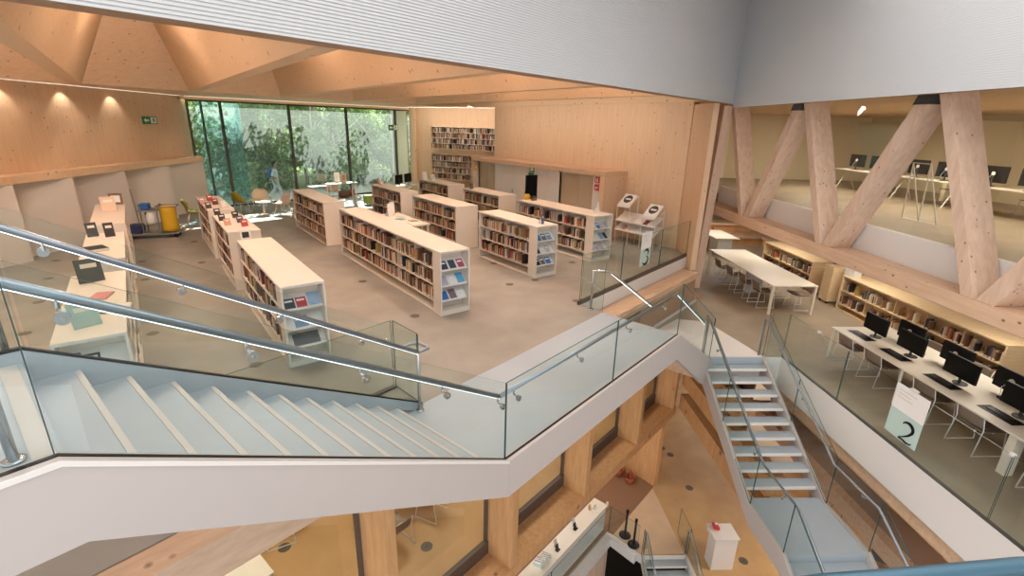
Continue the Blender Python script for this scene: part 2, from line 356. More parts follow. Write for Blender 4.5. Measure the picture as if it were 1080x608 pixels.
# ------------------------------------------------------------------ window wall
GA = Vector((2.06, 23.93, 0)); Gd = Vector((.98, .1987, 0)).normalized(); Gn = Vector((-Gd.y, Gd.x, 0)); FG = frame(GA, Gd, Gn)
mx = [0, .49, 1.17, 3.98, 6.82, 9.7, 10.85]
for k in range(len(mx)-1):
    b = MB(FG); b.box((mx[k], -.06, 0), (mx[k]+(.05 if k in (0, 1) else .09), .06, 4.26), 'mullion'); b.box((mx[k], -.05, 0), (mx[k+1]-.001, .05, .05), 'mullion'); b.box((mx[k], -.05, 4.2), (mx[k+1]-.001, .05, 4.26), 'mullion')
    if k == len(mx)-2: b.box((mx[k+1], -.06, 0), (mx[k+1]+.08, .06, 4.26), 'mullion')
    f = struct(b.build('window_%d' % (k+10)))
    p = MB(FG); p.box((mx[k]+.05, -.008, .05), (mx[k+1]-.001, .008, 4.2), 'glass_window'); p.build('pane', f)
b = MB(FG); b.box((.5, .62, 0), (1.98, .64, 4.2), 'glass_teal'); b.box((1.95, .1, 0), (1.98, .61, 4.2), 'glass_teal'); struct(b.build('window_21'))
b = MB(FG); b.box((9.95, .35, -.03), (10.75, .7, 4.9), 'plaster'); struct(b.build('wall_outside_pier'))
b = MB(FG); b.box((-.2, -.25, 4.26), (11.4, .25, ZC), 'birch'); struct(b.build('trim_10'))
# ------------------------------------------------------------------ coffered ceiling: long ribs with hipped recesses between
RX = [-6.54, -3.7, -.86, 1.98, 4.82, 7.66, 10.5, 13.34]
RY = [15.6, 16.9, 18.2, 19.4, 20.1, 20.6, 20.8, 21.0]
apx = ray(125, -42); tt = .56/apx.x; AY, AZ = (EYE+apx*tt).y, (EYE+apx*tt).z
RISE = AZ-ZC; BACK = 18.8-AY
def yfront(x): return (Vector((0, 0, 0)), WO.y + ((x-WO.x)*Wd.y + 1.93)/Wn.y if False else 0)[1]
def yW(x, t): return WO.y + (x-WO.x)*Wd.y/Wd.x + t/Wd.x
cl = MB()
for i in range(len(RX)-1):
    x0, x1 = RX[i]+.14, RX[i+1]-.14; xm = (x0+x1)/2; y0, y1 = RY[i], RY[i+1]
    ya = max((y0+y1)/2-BACK, yW(xm, 1.95)+.3); zr = ZC+RISE
    A0, A1 = (x0, yW(x0, 1.9), ZC), (x1, yW(x1, 1.9), ZC); Am = (xm, yW(xm, 1.9), zr); ap = (xm, ya, zr)
    cl.add([A0, (x0, y0, ZC), ap, Am], [(0, 1, 2, 3)], 'wood_ceiling'); cl.add([A1, (x1, y1, ZC), ap, Am], [(3, 2, 1, 0)], 'wood_ceiling')
    cl.add([(x0, y0, ZC), (x1, y1, ZC), ap], [(0, 1, 2)], 'wood_end')
    cl.add([(x1, yW(x1, 1.9), ZC), (x1+.28, yW(x1+.28, 1.9), ZC), (x1+.28, y1, ZC), (x1, y1, ZC)], [(0, 1, 2, 3)], 'wood_ceiling')
# flat border between the recesses and the walls
cl.add([(RX[0], RY[0], ZC)]+[(RX[i]+d, RY[i], ZC) for i in range(1, len(RX)) for d in (-.14, .14)]+[(18, 21, ZC), (18, 22, ZC), (13.2, 26.45, ZC), (1.9, 24.15, ZC), (E(4, -12.6).x, E(4, -12.6).y, ZC)], [tuple(range(1+2*(len(RX)-1)+5))], 'wood_ceiling')
cl.add([(13.34, yW(13.34, 1.9), ZC), (18, 9, ZC), (18, 21, ZC), (13.48, 21.0, ZC)], [(0, 1, 2, 3)], 'wood_ceiling')
co = struct(cl.build('ceiling'))
b = MB(); b.box((-14, 4, 7.2), (18, 24, 7.3), 'soffit_brown'); struct(b.build('ceiling'))  # unseen roof slab added to keep direct sun out of the hall
# ------------------------------------------------------------------ light well above the atrium: ribbed grey cladding
def ribbed(mb, P, Q, z0, z1, nrm, mt, pitch=.05, depth=.018):
    P, Q = Vector(P), Vector(Q); vs = []; z = z0; n = 0
    prof = []
    while z < z1:
        prof += [(0, z), (0, z+pitch*.62), (depth, z+pitch*.7), (depth, z+pitch*.94)]; z += pitch
    for d, zz in prof:
        o = nrm*(-d); vs += [(P.x+o.x, P.y+o.y, zz), (Q.x+o.x, Q.y+o.y, zz)]
    fs = [(2*i, 2*i+1, 2*i+3, 2*i+2) for i in range(len(prof)-1)]
    mb.add(vs, fs, mt)
C0 = W(11.17, 1.62); C2 = E(-6, 6.5)
b = MB(); ribbed(b, W(-12, 1.62), C0+Wd*.02, 4.3, 9.2, -Wn, 'fascia_grey', .032, .012); struct(b.build('wall_well'))
b = MB(); ribbed(b, C0+Ed*.03, C2, 4.21, 9.2, -En, 'fascia_grey', .032, .001); struct(b.build('wall_well_right'))
b = MB(FW); b.box((-12, 1.66, 4.3), (11.1, 1.93, 4.62), 'soffit_brown'); struct(b.build('trim_11'))
b = MB(FE); eb(b, -6, 13.7, 6.63, 6.79, 4.22, 4.6, 'soffit_brown'); struct(b.build('trim_12'))
b = MB(); b.prism([(-14, -4, 9.2), (16, -6, 9.2), (16, 12, 9.2), (-14, 12, 9.2)], (0, 0, .2), 'white_paint'); struct(b.build('ceiling'))  # unseen lid added over the light well to block the sun
# ------------------------------------------------------------------ room behind the truss, over the second level
ZO = 1.65
b = MB(FE); eb(b, -2, 15.6, 7.28, 7.4, 1.1, 1.94, 'white_paint'); struct(b.build('wall_parapet'))
b = MB(FE); eb(b, -4, 24, 7.41, 18, 1.42, ZO, 'concrete_tan'); struct(b.build('floor'))
b = MB(FE); eb(b, -4, 24, 7.41, 18, 1.2, 1.4, 'panel_beige'); struct(b.build('ceiling'))
b = MB(FE); eb(b, -4, 24, 16.2, 16.4, ZO, 4.3, 'room_cream'); struct(b.build('wall_office'))
b = MB(FE); eb(b, 21.5, 21.7, 6, 16.2, ZO, 4.3, 'room_cream'); struct(b.build('wall_office_end'))
b = MB(FE); eb(b, 15.2, 15.35, 14.4, 16.2, ZO, 4.1, 'room_cream'); struct(b.build('wall_office_partition'))
b = MB(FE); eb(b, -2, 15.6, 7.33, 7.345, 1.94, 4.3, 'glass_warm'); struct(b.build('window_20'))
b = MB(FE); eb(b, -4, 24, 6.8, 18, 4.31, 4.5, 'wood_ceiling'); struct(b.build('ceiling'))
b = MB(FE); eb(b, -9, 27, 15.2, 15.4, Z2, 1.19, 'panel_beige'); struct(b.build('wall_reading_back'))
# timber truss along the open edge
tr = thing('timber_truss', placed(FE, E(9, 6.8, 1.18)), 'large timber truss of leaning posts and diagonals above the second level desks', 'truss')
b = MB(FE); eb(b, -2, 16.5, 6.8, 7.26, 1.18, 1.43, 'wood_long'); b.build('bottom_chord', tr)
def member(name, e0, e1, w, z0, z1, o0, o1):
    b = MB(FE); b.prism([(e0, -o0, z0), (e0+w, -o0, z0), (e1+w, -o0, z1), (e1, -o0, z1)], (0, -(o1-o0), 0), 'wood_truss'); return b.build(name, tr)
for bb, t_ in ((6.26, 7.6), (9.65, 11.03), (13.03, 14.47)): member('leaning_post', bb, t_, .2, 1.433, 4.28, 6.81, 7.25)
def epl(x, y, o):
    d = ray(x, y); q = EYE+d*((o-EYE.dot(En))/d.dot(En)); return q.dot(Ed), q.z
e0, z0 = epl(733, 304, 6.6); e1, z1 = epl(768, 112, 6.6)
b = MB(FE); b.prism([(e0, -6.5, z0), (e0+.5, -6.5, z0), (e1+.5, -6.5, 4.28), (e1, -6.5, 4.28)], (0, -.24, 0), 'wood_truss'); b.build('leaning_post', tr)
for bb, t_ in ((5.97, 4.4), (9.37, 7.84), (12.7, 11.26)):
    member('diagonal', bb, t_, .26, 1.433, 4.28, 6.82, 7.24)
for t_ in (7.84, 11.26, 4.4):
    b = MB(FE); b.prism([(t_-.02+.1, -6.808, 4.08), (t_+.29+.1, -6.808, 4.08), (t_+.3, -6.808, 4.28), (t_-.02, -6.808, 4.28)], (0, -.445, 0), 'dark_grey'); b.build('steel_shoe', tr)
b = MB(FE); eb(b, 24.5, 24.7, 3.5, 18, Z2, 4.6, 'panel_beige'); struct(b.build('wall_far_end'))
b = MB(FE); eb(b, 9.905, 9.919, 4.87, 6.735, Z2-.6, Z2+.004, 'white_paint'); struct(b.build('trim_15'))

b = MB(FE); eb(b, 25, 25.3, -6, 12.2, ZG+.02, Z2-.56, 'wood_low'); struct(b.build('wall_ground_end'))
b = MB(FW); b.box((-9, 9.2, ZG+.013), (14, 9.4, -4.7), 'wood_low'); struct(b.build('wall_ground_back'))

b = MB(FW); b.box((11.7, 2.2, ZL+.003), (11.9, 7.9, -1.9), 'wood_low'); struct(b.build('wall_reading_end'))

b = MB(FW); b.box((11.95, 9.2, ZG+.013), (30, 9.4, -1.87), 'wood_low'); struct(b.build('wall_ground_sun_block'))  # unseen wall added to stop sun leaking onto the ground floor
slab('floor', [(1.5, -.42), (.5, .24), (-.6, .9), (-1.6, .6), (-4, -1.5), (-4, -5), (2.5, -5)], 1.75, 1.95, 'stair_white')

b = MB(); b.box((15.6, 22.4, ZG), (32, 22.6, 4.9), 'panel_beige'); struct(b.build('wall_sun_block'))  # unseen wall added to block sun coming in behind the hall
# ================================================================== STAIRS, WALKWAY, BALUSTRADES
def wbox(b, s0, s1, t0, t1, z0, z1, mt): b.box((s0, t0, z0), (s1, t1, z1), mt)
def wplate(parent, name, poly, t0, t1, mt, edge=None, F=FW, smooth=False):     # polygon in (along, height) given thickness across
    b = MB(F); b.prism([(p[0], t0, p[1]) for p in poly], (0, t1-t0, 0), mt, edge); return b.build(name, parent)
def rail(parent, pts, r=.026, F=FW, led=True, name='handrail', mt='rail_steel'):
    b = MB(F); b.tube(pts, r, mt, 10); h = b.build(name, parent, smooth=True)
    if led:
        q = MB(F); P = [Vector(p)-Vector((0, 0, r*.98)) for p in pts]
        q.tube(P, r*.32, 'led_cool', 6); q.build('led_strip', h)
    return h
def bracket(parent, p, gl, F=FW):                                   # p on the rail, gl = across-coordinate of the glass
    b = MB(F); p = Vector(p); d = 1 if gl > p.y else -1
    b.tube([p-Vector((0, 0, .02)), p-Vector((0, 0, .075)), (p.x, gl-.0*d, p.z-.1)], .009, 'steel', 6)
    c = Vector((p.x, gl-d*.012, p.z-.1)); b.tube([c, c-Vector((0, -d*.03, 0))*-1 if False else c+Vector((0, -d*.03, 0))], .034, 'steel', 12)
    return b.build('rail_bracket', parent)
RISE_, GO = .1625, .28
def zt(s): return max(0, min(1.95, (-.02-s)/ (3.39) * 1.95)) if s < 0 else 0
# ---- upper flight
st = thing('staircase', placed(FW, W(0, 0, 0)), 'white staircase rising to the left above the walkway, with pale nosing strips', 'staircase')
wplate(st, 'stringer', [(-9, 2.0), (-3.41, 2.0), (0, .03), (0, -.46), (-3.4, 1.49), (-9, 1.56)], -.1, -.001, 'stringer_white')
wplate(st, 'stringer_cap', [(-9, 2.0), (-3.41, 2.0), (0, .03), (0, -.0), (-3.41, 1.968), (-9, 1.968)], -.108, -.1005, 'white_paint')
wplate(st, 'stringer', [(-9, 2.03), (-3.36, 2.03), (.12, .03), (.12, -.08), (-3.4, 1.7), (-9, 1.7)], 1.53, 1.6, 'stair_white')
for k in range(1, 12):
    s0 = -.3-GO*(k-1)
    b = MB(FW); b.box((s0-GO-.02, 0, RISE_*(k-1)-.12), (s0, 1.528, RISE_*k), 'stair_white'); t_ = b.build('tread', st)
    n = MB(FW); n.box((s0-.035, .02, RISE_*k+.001), (s0+.002, 1.5, RISE_*k+.005), 'nosing'); n.build('nosing_strip', t_)
b = MB(FW); b.box((-9, 0, 1.6), (-3.38, 1.528, 1.95), 'stair_white'); lnd = b.build('landing', st)
n = MB(FW); n.box((-3.5, .02, 1.951), (-3.41, 1.5, 1.955), 'nosing'); n.build('nosing_strip', lnd)
# ---- walkway beside the hall floor
wk = thing('walkway', placed(FW, W(2.4, 0, 0)), 'white level walkway between the hall floor and the atrium void', 'walkway')
wplate(wk, 'fascia', [(0.002, .03), (4.8, .03), (4.8, -.46), (0.002, -.46)], -.1, -.001, 'stringer_white')
b = MB(FW); b.box((-.297, 0, -.3), (4.87, 1.575, 0.001), 'stair_white'); b.build('deck', wk)
# ---- short flight down to the second level
sf = thing('staircase', placed(FW, W(5.9, .8, Z2)), 'short white staircase dropping from the walkway end to the second level', 'staircase')
wplate(sf, 'stringer', [(4.802, .03), (7.0, -1.27), (7.0, -1.78), (6.7, -1.78), (4.802, -.46)], -.1, -.001, 'stringer_white')
for k in range(1, 8):
    b = MB(FW); b.box((4.872+GO*(k-1), 0, -RISE_*k-.1), (4.872+GO*k+.02, 1.56, -RISE_*k), 'stair_white'); b.build('tread', sf)
wplate(sf, 'stringer', [(4.872, .02), (6.9, -1.25), (6.9, -1.3), (4.872, -.4)], 1.57, 1.62, 'stair_white')
b = MB(); q = [W(6.98, 0), E(9.93, 4.9), E(9.93, 6.25), E(10.05, 6.26), W(9.26, .83), W(8.9, 1.5), W(6.98, 1.62)]
b.prism([(p.x, p.y, Z2+.001) for p in q], (0, 0, .006), 'floor_pale'); b.mats[0] = 'white_paint'; b.build('landing', sf)
# ---- glass on the atrium side of upper flight, walkway and short flight
def glass(parent, poly, t, F=FW, th=.016, name='glass_panel'): return wplate(parent, name, poly, t, t+th, 'glass', 'glass_edge', F)
bl = thing('glass_balustrade', placed(FW, W(-1.7, -.05, 1.0)), 'glass balustrade with lit steel handrail on the near side of the upper staircase', 'balustrade')
glass(bl, [(-9, 1.99), (-3.43, 1.99), (-3.43, 3.02), (-9, 3.02)], -.045)
glass(bl, [(-3.41, 1.99), (-.012, .03), (-.012, 1.0), (-3.41, 3.0)], -.045)
wplate(bl, 'base_channel', [(-9, 2.005), (-3.41, 2.005), (0, .035), (0, .012), (-3.41, 1.978), (-9, 1.978)], -.055, -.025, 'black')
b = MB(FW); b.box((-3.424, -.046, 1.99), (-3.418, -.028, 3.02), 'glass_edge'); b.build('joint_strip', bl)
h = rail(bl, [(-9, .07, 2.87), (-3.41, .07, 2.87), (.0, .07, .79)])
def wpl(x, y, t):
    d = ray(x, y); n = Wn; k = ((WO+Wn*t)-EYE).dot(n)/d.dot(n); p = EYE+d*k-WO
    return p.dot(Wd), p.z
def zrail(s): return 2.87 if s < -3.41 else 2.87-(s+3.41)*(2.08/3.41) if s < 0 else .79
for x, y in ((60, 322), (260, 366), (380, 391), (466, 410), (525, 420)):
    s, z = wpl(x, y, .07); bracket(bl, (s, .07, zrail(s)), -.03)
for x, y in ((15, 487),):
    p = at(x, y, 1.951); b = MB(); b.tube([p, p+Vector((0, 0, .9))], .024, 'steel', 12); b.lathe(p, [(.05, 0), (.05, .012), (.026, .014)], 'steel', 16); b.build('rail_post', bl, True)
bw = thing('glass_balustrade', placed(FW, W(2.4, -.05, 0)), 'glass balustrade with steel handrail along the atrium side of the walkway', 'balustrade')
glass(bw, [(.0, .03), (2.42, .03), (2.42, 1.0), (.0, 1.0)], -.045); glass(bw, [(2.43, .03), (4.8, .03), (4.8, 1.0), (2.43, 1.0)], -.045)
wplate(bw, 'base_channel', [(0.001, .035), (4.8, .035), (4.8, .012), (0.001, .012)], -.055, -.025, 'black')
rail(bw, [(.005, .07, .787), (4.82, .07, .787)], led=False)
for s in (.25, 1.55, 2.9, 4.2): bracket(bw, (s, .07, .787), -.03)
bs = thing('glass_balustrade', placed(FW, W(5.9, -.05, -.6)), 'glass balustrade with lit handrail on the atrium side of the short staircase', 'balustrade')
glass(bs, [(4.81, .03), (7.0, -1.27), (7.0, -.3), (4.81, 1.0)], -.045)
rail(bs, [(4.84, .09, .8), (6.75, .09, -.38)])
# ---- far side of the upper flight
bf = thing('glass_balustrade', placed(FW, W(-1.6, 1.56, 1.0)), 'glass balustrade with lit steel handrail on the hall side of the upper staircase', 'balustrade')
glass(bf, [(-9, 2.03), (-3.34, 2.03), (-3.34, 3.05), (-9, 3.05)], 1.555); glass(bf, [(-3.32, 2.0), (.1, .03), (.1, 1.04), (-3.32, 3.05)], 1.555)
wplate(bf, 'base_channel', [(-9, 2.05), (-3.36, 2.05), (.12, .045), (.12, .03), (-3.36, 2.03), (-9, 2.03)], 1.545, 1.585, 'black')
hf = rail(bf, [(-9, 1.45, 2.91), (-3.3, 1.45, 2.91), (0, 1.45, .86)])
b = MB(FW); b.tube([(0, 1.45, .86), (.17, 1.45, .86), (.19, 1.5, .86), (.19, 1.66, .86), (.1, 1.72, .86), (-.05, 1.72, .84)], .02, 'rail_steel', 8); b.tube([(.02, 1.47, .86), (.02, 1.47, .01)], .022, 'steel', 10); b.lathe((.02, 1.47, .0), [(.05, .002), (.05, .014), (.025, .016)], 'steel', 14); b.build('rail_end', bf, True)
for x, y in ((44, 256), (193, 301), (298, 332), (385, 356)):
    s, z = wpl(x, y, 1.45); zz = 2.91 if s < -3.3 else 2.91-(s+3.3)*(2.05/3.3); bracket(bf, (s, 1.45, zz), 1.55)
p = at(9, 379, 1.951); b = MB(); b.tube([p, p+Vector((0, 0, .9))], .022, 'steel', 12); b.lathe(p, [(.05, 0), (.05, .012), (.026, .014)], 'steel', 16); b.build('rail_post', bf, True)
# ---- guard round the space under the upper flight
gd = thing('glass_balustrade', placed(FW, W(-1, 2.2, 0)), 'frameless glass guard on the hall floor behind the upper staircase, with a corner', 'balustrade')
glass(gd, [(-8, .03), (.165, .03), (.165, 1.02), (-8, 1.02)], 2.22)
b = MB(FW); b.prism([(.13, 1.63, .01), (.18, 2.21, .01), (.18, 2.21, 1.02), (.13, 1.63, 1.02)], (.016, 0, 0), 'glass', 'glass_edge'); b.build('glass_panel', gd)
b = MB(FW); b.box((-8, 2.17, 0.001), (.17, 2.219, .03), 'bronze'); b.build('base_channel', gd)
# ---- guard with the figure 3
g3 = thing('glass_balustrade', placed(FW, W(8, 2.2, 0)), 'glass guard of the hall floor over the short staircase, carrying the number 3 panel', 'balustrade')
for s0, s1 in ((4.95, 6.72), (6.74, 8.85), (8.87, 10.78)): glass(g3, [(s0, .09), (s1, .09), (s1, 1.08), (s0, 1.08)], 2.18)
b = MB(FW); b.box((4.9, 2.165, 0.001), (10.8, 2.215, .09), 'bronze'); b.build('base_channel', g3)
b = MB(FW); b.prism([(4.935, 1.62, .01), (4.935, 2.15, .01), (4.935, 2.15, 1.06), (4.935, 1.62, 1.06)], (.014, 0, 0), 'glass', 'glass_edge'); b.build('glass_panel', g3)
b = MB(FW); b.tube([(4.87, 1.86, .002), (4.87, 1.86, .84), (4.92, 1.66, .86), (5.1, 1.585, .81), (7.35, 1.585, -.53)], .024, 'steel', 10); b.lathe((4.87, 1.86, 0), [(.06, .001), (.06, .012), (.026, .014)], 'steel', 14); hh = b.build('handrail', g3, True)
b = MB(FW); b.tube([(5.12, 1.585, .776), (7.3, 1.585, -.53)], .009, 'led_cool', 6); b.build('led_strip', hh)
# ---- open-tread staircase from the second level down
os_ = thing('staircase', placed(FE, E(8, 5.5, -2.95)), 'white open-tread staircase descending from the second level to a lower landing', 'staircase')
def ep(parent, name, poly, o0, o1, mt, edge=None): return wplate(parent, name, poly, -o0, -o1, mt, edge, FE)
prof = [(9.95, Z2+.03), (7.16, -2.91), (6.03, -2.91), (3.4, -4.45), (3.4, -4.8), (5.95, -3.3), (7.08, -3.3), (9.75, -1.78), (9.95, -1.78)]
ep(os_, 'stringer', prof, 4.8, 4.86, 'stringer_white'); ep(os_, 'stringer', prof, 6.24, 6.3, 'stringer_white')
for k in range(0, 10):
    e1 = 9.92-GO*k+.02; z = Z2-.165*k
    if k == 0: continue
    b = MB(FE); eb(b, 9.92-GO*k, e1+.24, 4.861, 6.239, z-.045, z, 'stair_white'); t_ = b.build('tread', os_)
    n = MB(FE); eb(n, 9.92-GO*k-.003, 9.92-GO*k+.03, 4.88, 6.22, z-.047, z+.003, 'white_paint'); n.build('nosing_strip', t_)
b = MB(FE); eb(b, 9.89, 9.904, 4.861, 6.239, Z2-.16, Z2+.004, 'stair_white'); b.build('top_riser', os_)
b = MB(FE); eb(b, 6.03, 7.32, 4.861, 6.239, -3.15, -2.95, 'stair_white'); b.build('landing', os_)
for k in range(1, 8):
    b = MB(FE); eb(b, 6.03-GO*k, 6.03-GO*(k-1)+.04, 4.861, 6.239, -2.95-.165*k-.045, -2.95-.165*k, 'stair_white'); b.build('tread', os_)
def stair_glass(o, name_label, sgn):
    g_ = thing('glass_balustrade', placed(FE, E(8, o, -2.5)), name_label, 'balustrade')
    def gp(poly): b = MB(FE); b.prism([(p[0], -o, p[1]) for p in poly], (0, .014, 0), 'glass', 'glass_edge'); b.build('glass_panel', g_)
    gp([(9.95, Z2+.03), (9.95, Z2+1.02), (8.56, Z2+1.02-.82), (8.56, Z2-.79)]); gp([(8.55, Z2-.8), (8.55, Z2+1.02-.83), (7.13, -1.93), (7.13, -2.92)]); gp([(7.12, -2.92), (7.12, -1.93), (6.05, -1.93), (6.05, -2.92)]); gp([(6.04, -2.92), (6.04, -1.94), (3.5, -3.42), (3.5, -4.4)])
    oi = o+.07*sgn
    rail(g_, [(10.02, -oi, Z2+.0), (10.02, -oi, -.42), (9.95, -oi, -.37), (7.1, -oi, -2.03), (6.03, -oi, -2.03), (3.5, -oi, -3.5)], .022, FE, False)
    for e in (9.3, 8.3, 7.35, 6.4):
        zz = -.37-(9.95-e)*(1.66/2.85) if e > 7.1 else -2.03
        b = MB(FE); b.tube([(e, -oi, zz-.02), (e, -oi, zz-.09), (e, -o+.01*sgn, zz-.1)], .009, 'steel', 6); b.tube([(e, -o-.012*sgn, zz-.1), (e, -o-.03*sgn, zz-.1)], .03, 'steel', 10); b.build('rail_bracket', g_)
stair_glass(4.83, 'glass balustrade with steel rail on the left side of the open-tread staircase', 1)
stair_glass(6.27, 'glass balustrade with steel rail on the right side of the open-tread staircase', -1)
# ---- guard of the second level with the figure 2
g2 = thing('glass_balustrade', placed(FE, E(5, 6.71, Z2)), 'long glass guard along the open edge of the second level, carrying the number 2 panel', 'balustrade')
for e0, e1 in ((-7, -1.2), (-1.18, 2.0), (2.02, 5.0), (5.02, 8.05), (8.07, 9.92)):
    b = MB(FE); b.prism([(e0, -6.715, Z2+.02), (e1, -6.715, Z2+.02), (e1, -6.715, Z2+1.05), (e0, -6.715, Z2+1.05)], (0, .014, 0), 'glass', 'glass_edge'); b.build('glass_panel', g2)
b = MB(FE); b.prism([(9.93, -6.32, Z2+.02), (9.93, -6.7, Z2+.02), (9.93, -6.7, Z2+1.05), (9.93, -6.32, Z2+1.05)], (.014, 0, 0), 'glass', 'glass_edge'); b.build('glass_panel', g2)
b = MB(FE); eb(b, -7, 9.92, 6.69, 6.735, Z2+.002, Z2+.03, 'mullion'); b.build('base_channel', g2)
for e in (8.95, 5.03): b = MB(FE); eb(b, e-.03, e+.03, 6.69, 6.74, Z2+1.03, Z2+1.07, 'white_paint'); b.build('glass_clip', g2)
# ---- ground floor guard and stair
gg = thing('glass_balustrade', placed(FW, W(5, 2.6, ZG)), 'green-tinted glass guard on the ground floor beside the long white counter', 'balustrade')
for s0, s1 in ((-4, 2.0), (2.02, 5.2), (5.22, 8.45)): glass(gg, [(s0, ZG-.1), (s1, ZG-.1), (s1, ZG+1.0), (s0, ZG+1.0)], 2.6)
b = MB(FW); b.prism([(8.46, 2.6, ZG-.1), (8.33, 1.52, ZG-.1), (8.33, 1.52, ZG+1), (8.46, 2.6, ZG+1)], (.016, 0, 0), 'glass', 'glass_edge'); b.build('glass_panel', gg)
b = MB(FW); b.box((-4, 2.4, ZG-.35), (8.3, 2.62, ZG-.02), 'white_paint'); b.build('fascia', gg)
b = MB(FW); b.prism([(8.3, 2.62, ZG-.35), (8.47, 2.62, ZG-.35), (8.34, 1.5, ZG-.35), (8.15, 1.5, ZG-.35)], (0, 0, .33), 'white_paint'); b.build('fascia', gg)
gs = thing('staircase', placed(FE, E(10.8, 5.5, ZG-1)), 'white staircase going down from the ground floor beside the white pedestal', 'staircase')
for k in range(0, 9):
    b = MB(FE); eb(b, 11.65-GO*(k+1), 11.65-GO*k+.03, 4.87, 6.17, ZG-.165*(k+1)-.05, ZG-.165*(k+1), 'stair_white'); t_ = b.build('tread', gs)
    n = MB(FE); eb(n, 11.65-GO*(k+1)-.003, 11.65-GO*(k+1)+.03, 4.9, 6.15, ZG-.165*(k+1)-.05, ZG-.165*(k+1)+.003, 'white_paint'); n.build('nosing_strip', t_)
for o0, o1 in ((4.8, 4.865), (6.175, 6.24)): ep(gs, 'stringer', [(11.66, ZG+.015), (9.0, ZG-1.55), (9.0, ZG-1.9), (11.66, ZG-.35)], o0, o1, 'stringer_white')
for o, lab in ((4.79, 'glass balustrade left of the ground floor staircase, next to the black posts'), (6.24, 'glass balustrade right of the ground floor staircase, next to the white pedestal')):
    g_ = thing('glass_balustrade', placed(FE, E(10.8, o, ZG)), lab, 'balustrade')
    b = MB(FE); b.prism([(11.66, -o, ZG+.02), (11.66, -o, ZG+1.02), (9.0, -o, ZG-.55), (9.0, -o, ZG-1.5)], (0, .014, 0), 'glass', 'glass_edge'); b.build('glass_panel', g_)
    oi = o+.07*(1 if o < 5.5 else -1)
    rail(g_, [(11.7, -oi, ZG+.02), (11.7, -oi, ZG+.9), (11.6, -oi, ZG+.93), (9.0, -oi, ZG-.6)], .022, FE, False)
b = MB(FE); b.prism([(11.67, -6.24, ZG+.02), (12.5, -6.24, ZG+.02), (12.5, -6.24, ZG+1.02), (11.67, -6.24, ZG+1.02)], (0, .014, 0), 'glass', 'glass_edge'); b.build('glass_panel', g_)
# ---- guard beside the photographer
cg = thing('glass_balustrade', Vector((.9, 0, 1.95)), 'near glass guard with blue steel capping at the bottom right corner', 'balustrade')
path = [Vector((1.42, -.34, 2.985)), Vector((1.2, -.17, 2.985)), Vector((.97, -.015, 2.985)), Vector((.83, .066, 2.985)), Vector((.69, .15, 2.985)), Vector((.5, .25, 2.985))]
b = MB()
for p, q in zip(path, path[1:]):
    d = (q-p).normalized(); n_ = Vector((-d.y, d.x, 0))*.008
    b.prism([p-n_-Vector((0, 0, 1.0)), q-n_-Vector((0, 0, 1.0)), q+n_-Vector((0, 0, 1.0)), p+n_-Vector((0, 0, 1.0))], (0, 0, .985), 'glass', 'glass')
b.build('glass_panel', cg)
mat('cap_blue', lin(66, 100, 116), .35, .3)
b = MB(); b.tube(path, .013, 'cap_blue', 8); b.build('capping', cg, True)
# ================================================================== BOOKCASES AND BOOKS
PAL = [('cream', (214, 196, 168), 17), ('tan', (178, 140, 104), 17), ('brown', (112, 80, 60), 17), ('dark red', (112, 50, 44), 8), ('black', (40, 36, 36), 14), ('grey', (132, 124, 116), 9), ('white', (222, 214, 204), 9),
       ('orange', (186, 112, 72), 4), ('red', (158, 56, 48), 3), ('dark blue', (56, 64, 86), 4), ('green', (82, 100, 80), 2), ('yellow', (204, 170, 96), 2), ('pale pink', (200, 164, 148), 6), ('teal', (72, 118, 116), 1)]
POOL = [i for i, p in enumerate(PAL) for _ in range(p[2])]
BOOKS = []          # every book standing on a shelf: base matrix, size, colour, where it stands
def fill_row(F, x0, x1, y, z, hmax, case, row, density=1.0, rev=False, depth=(.13, .17)):
    # F: frame whose x runs along the shelf, -y faces the reader; y is the plane of the spines
    x = x0+.01; n = 0; items = []
    while x < x1-.03:
        th = random.uniform(.02, .046); 
        if x+th > x1-.008: break
        if random.random() > density:
            x += random.uniform(.06, .22); continue
        h = min(hmax-.02, random.uniform(.185, .255)); d = random.uniform(*depth); ci = random.choice(POOL)
        M = F @ Matrix.Translation((x+th/2, y+random.uniform(0, .015), z+.001)) @ Matrix.Diagonal((th*.96, d, h, 1))
        items.append([M, ci, case, row]); x += th+.0015
    if rev: items = items[::-1]
    for k, it in enumerate(items): it.append(k+1); BOOKS.append(it)
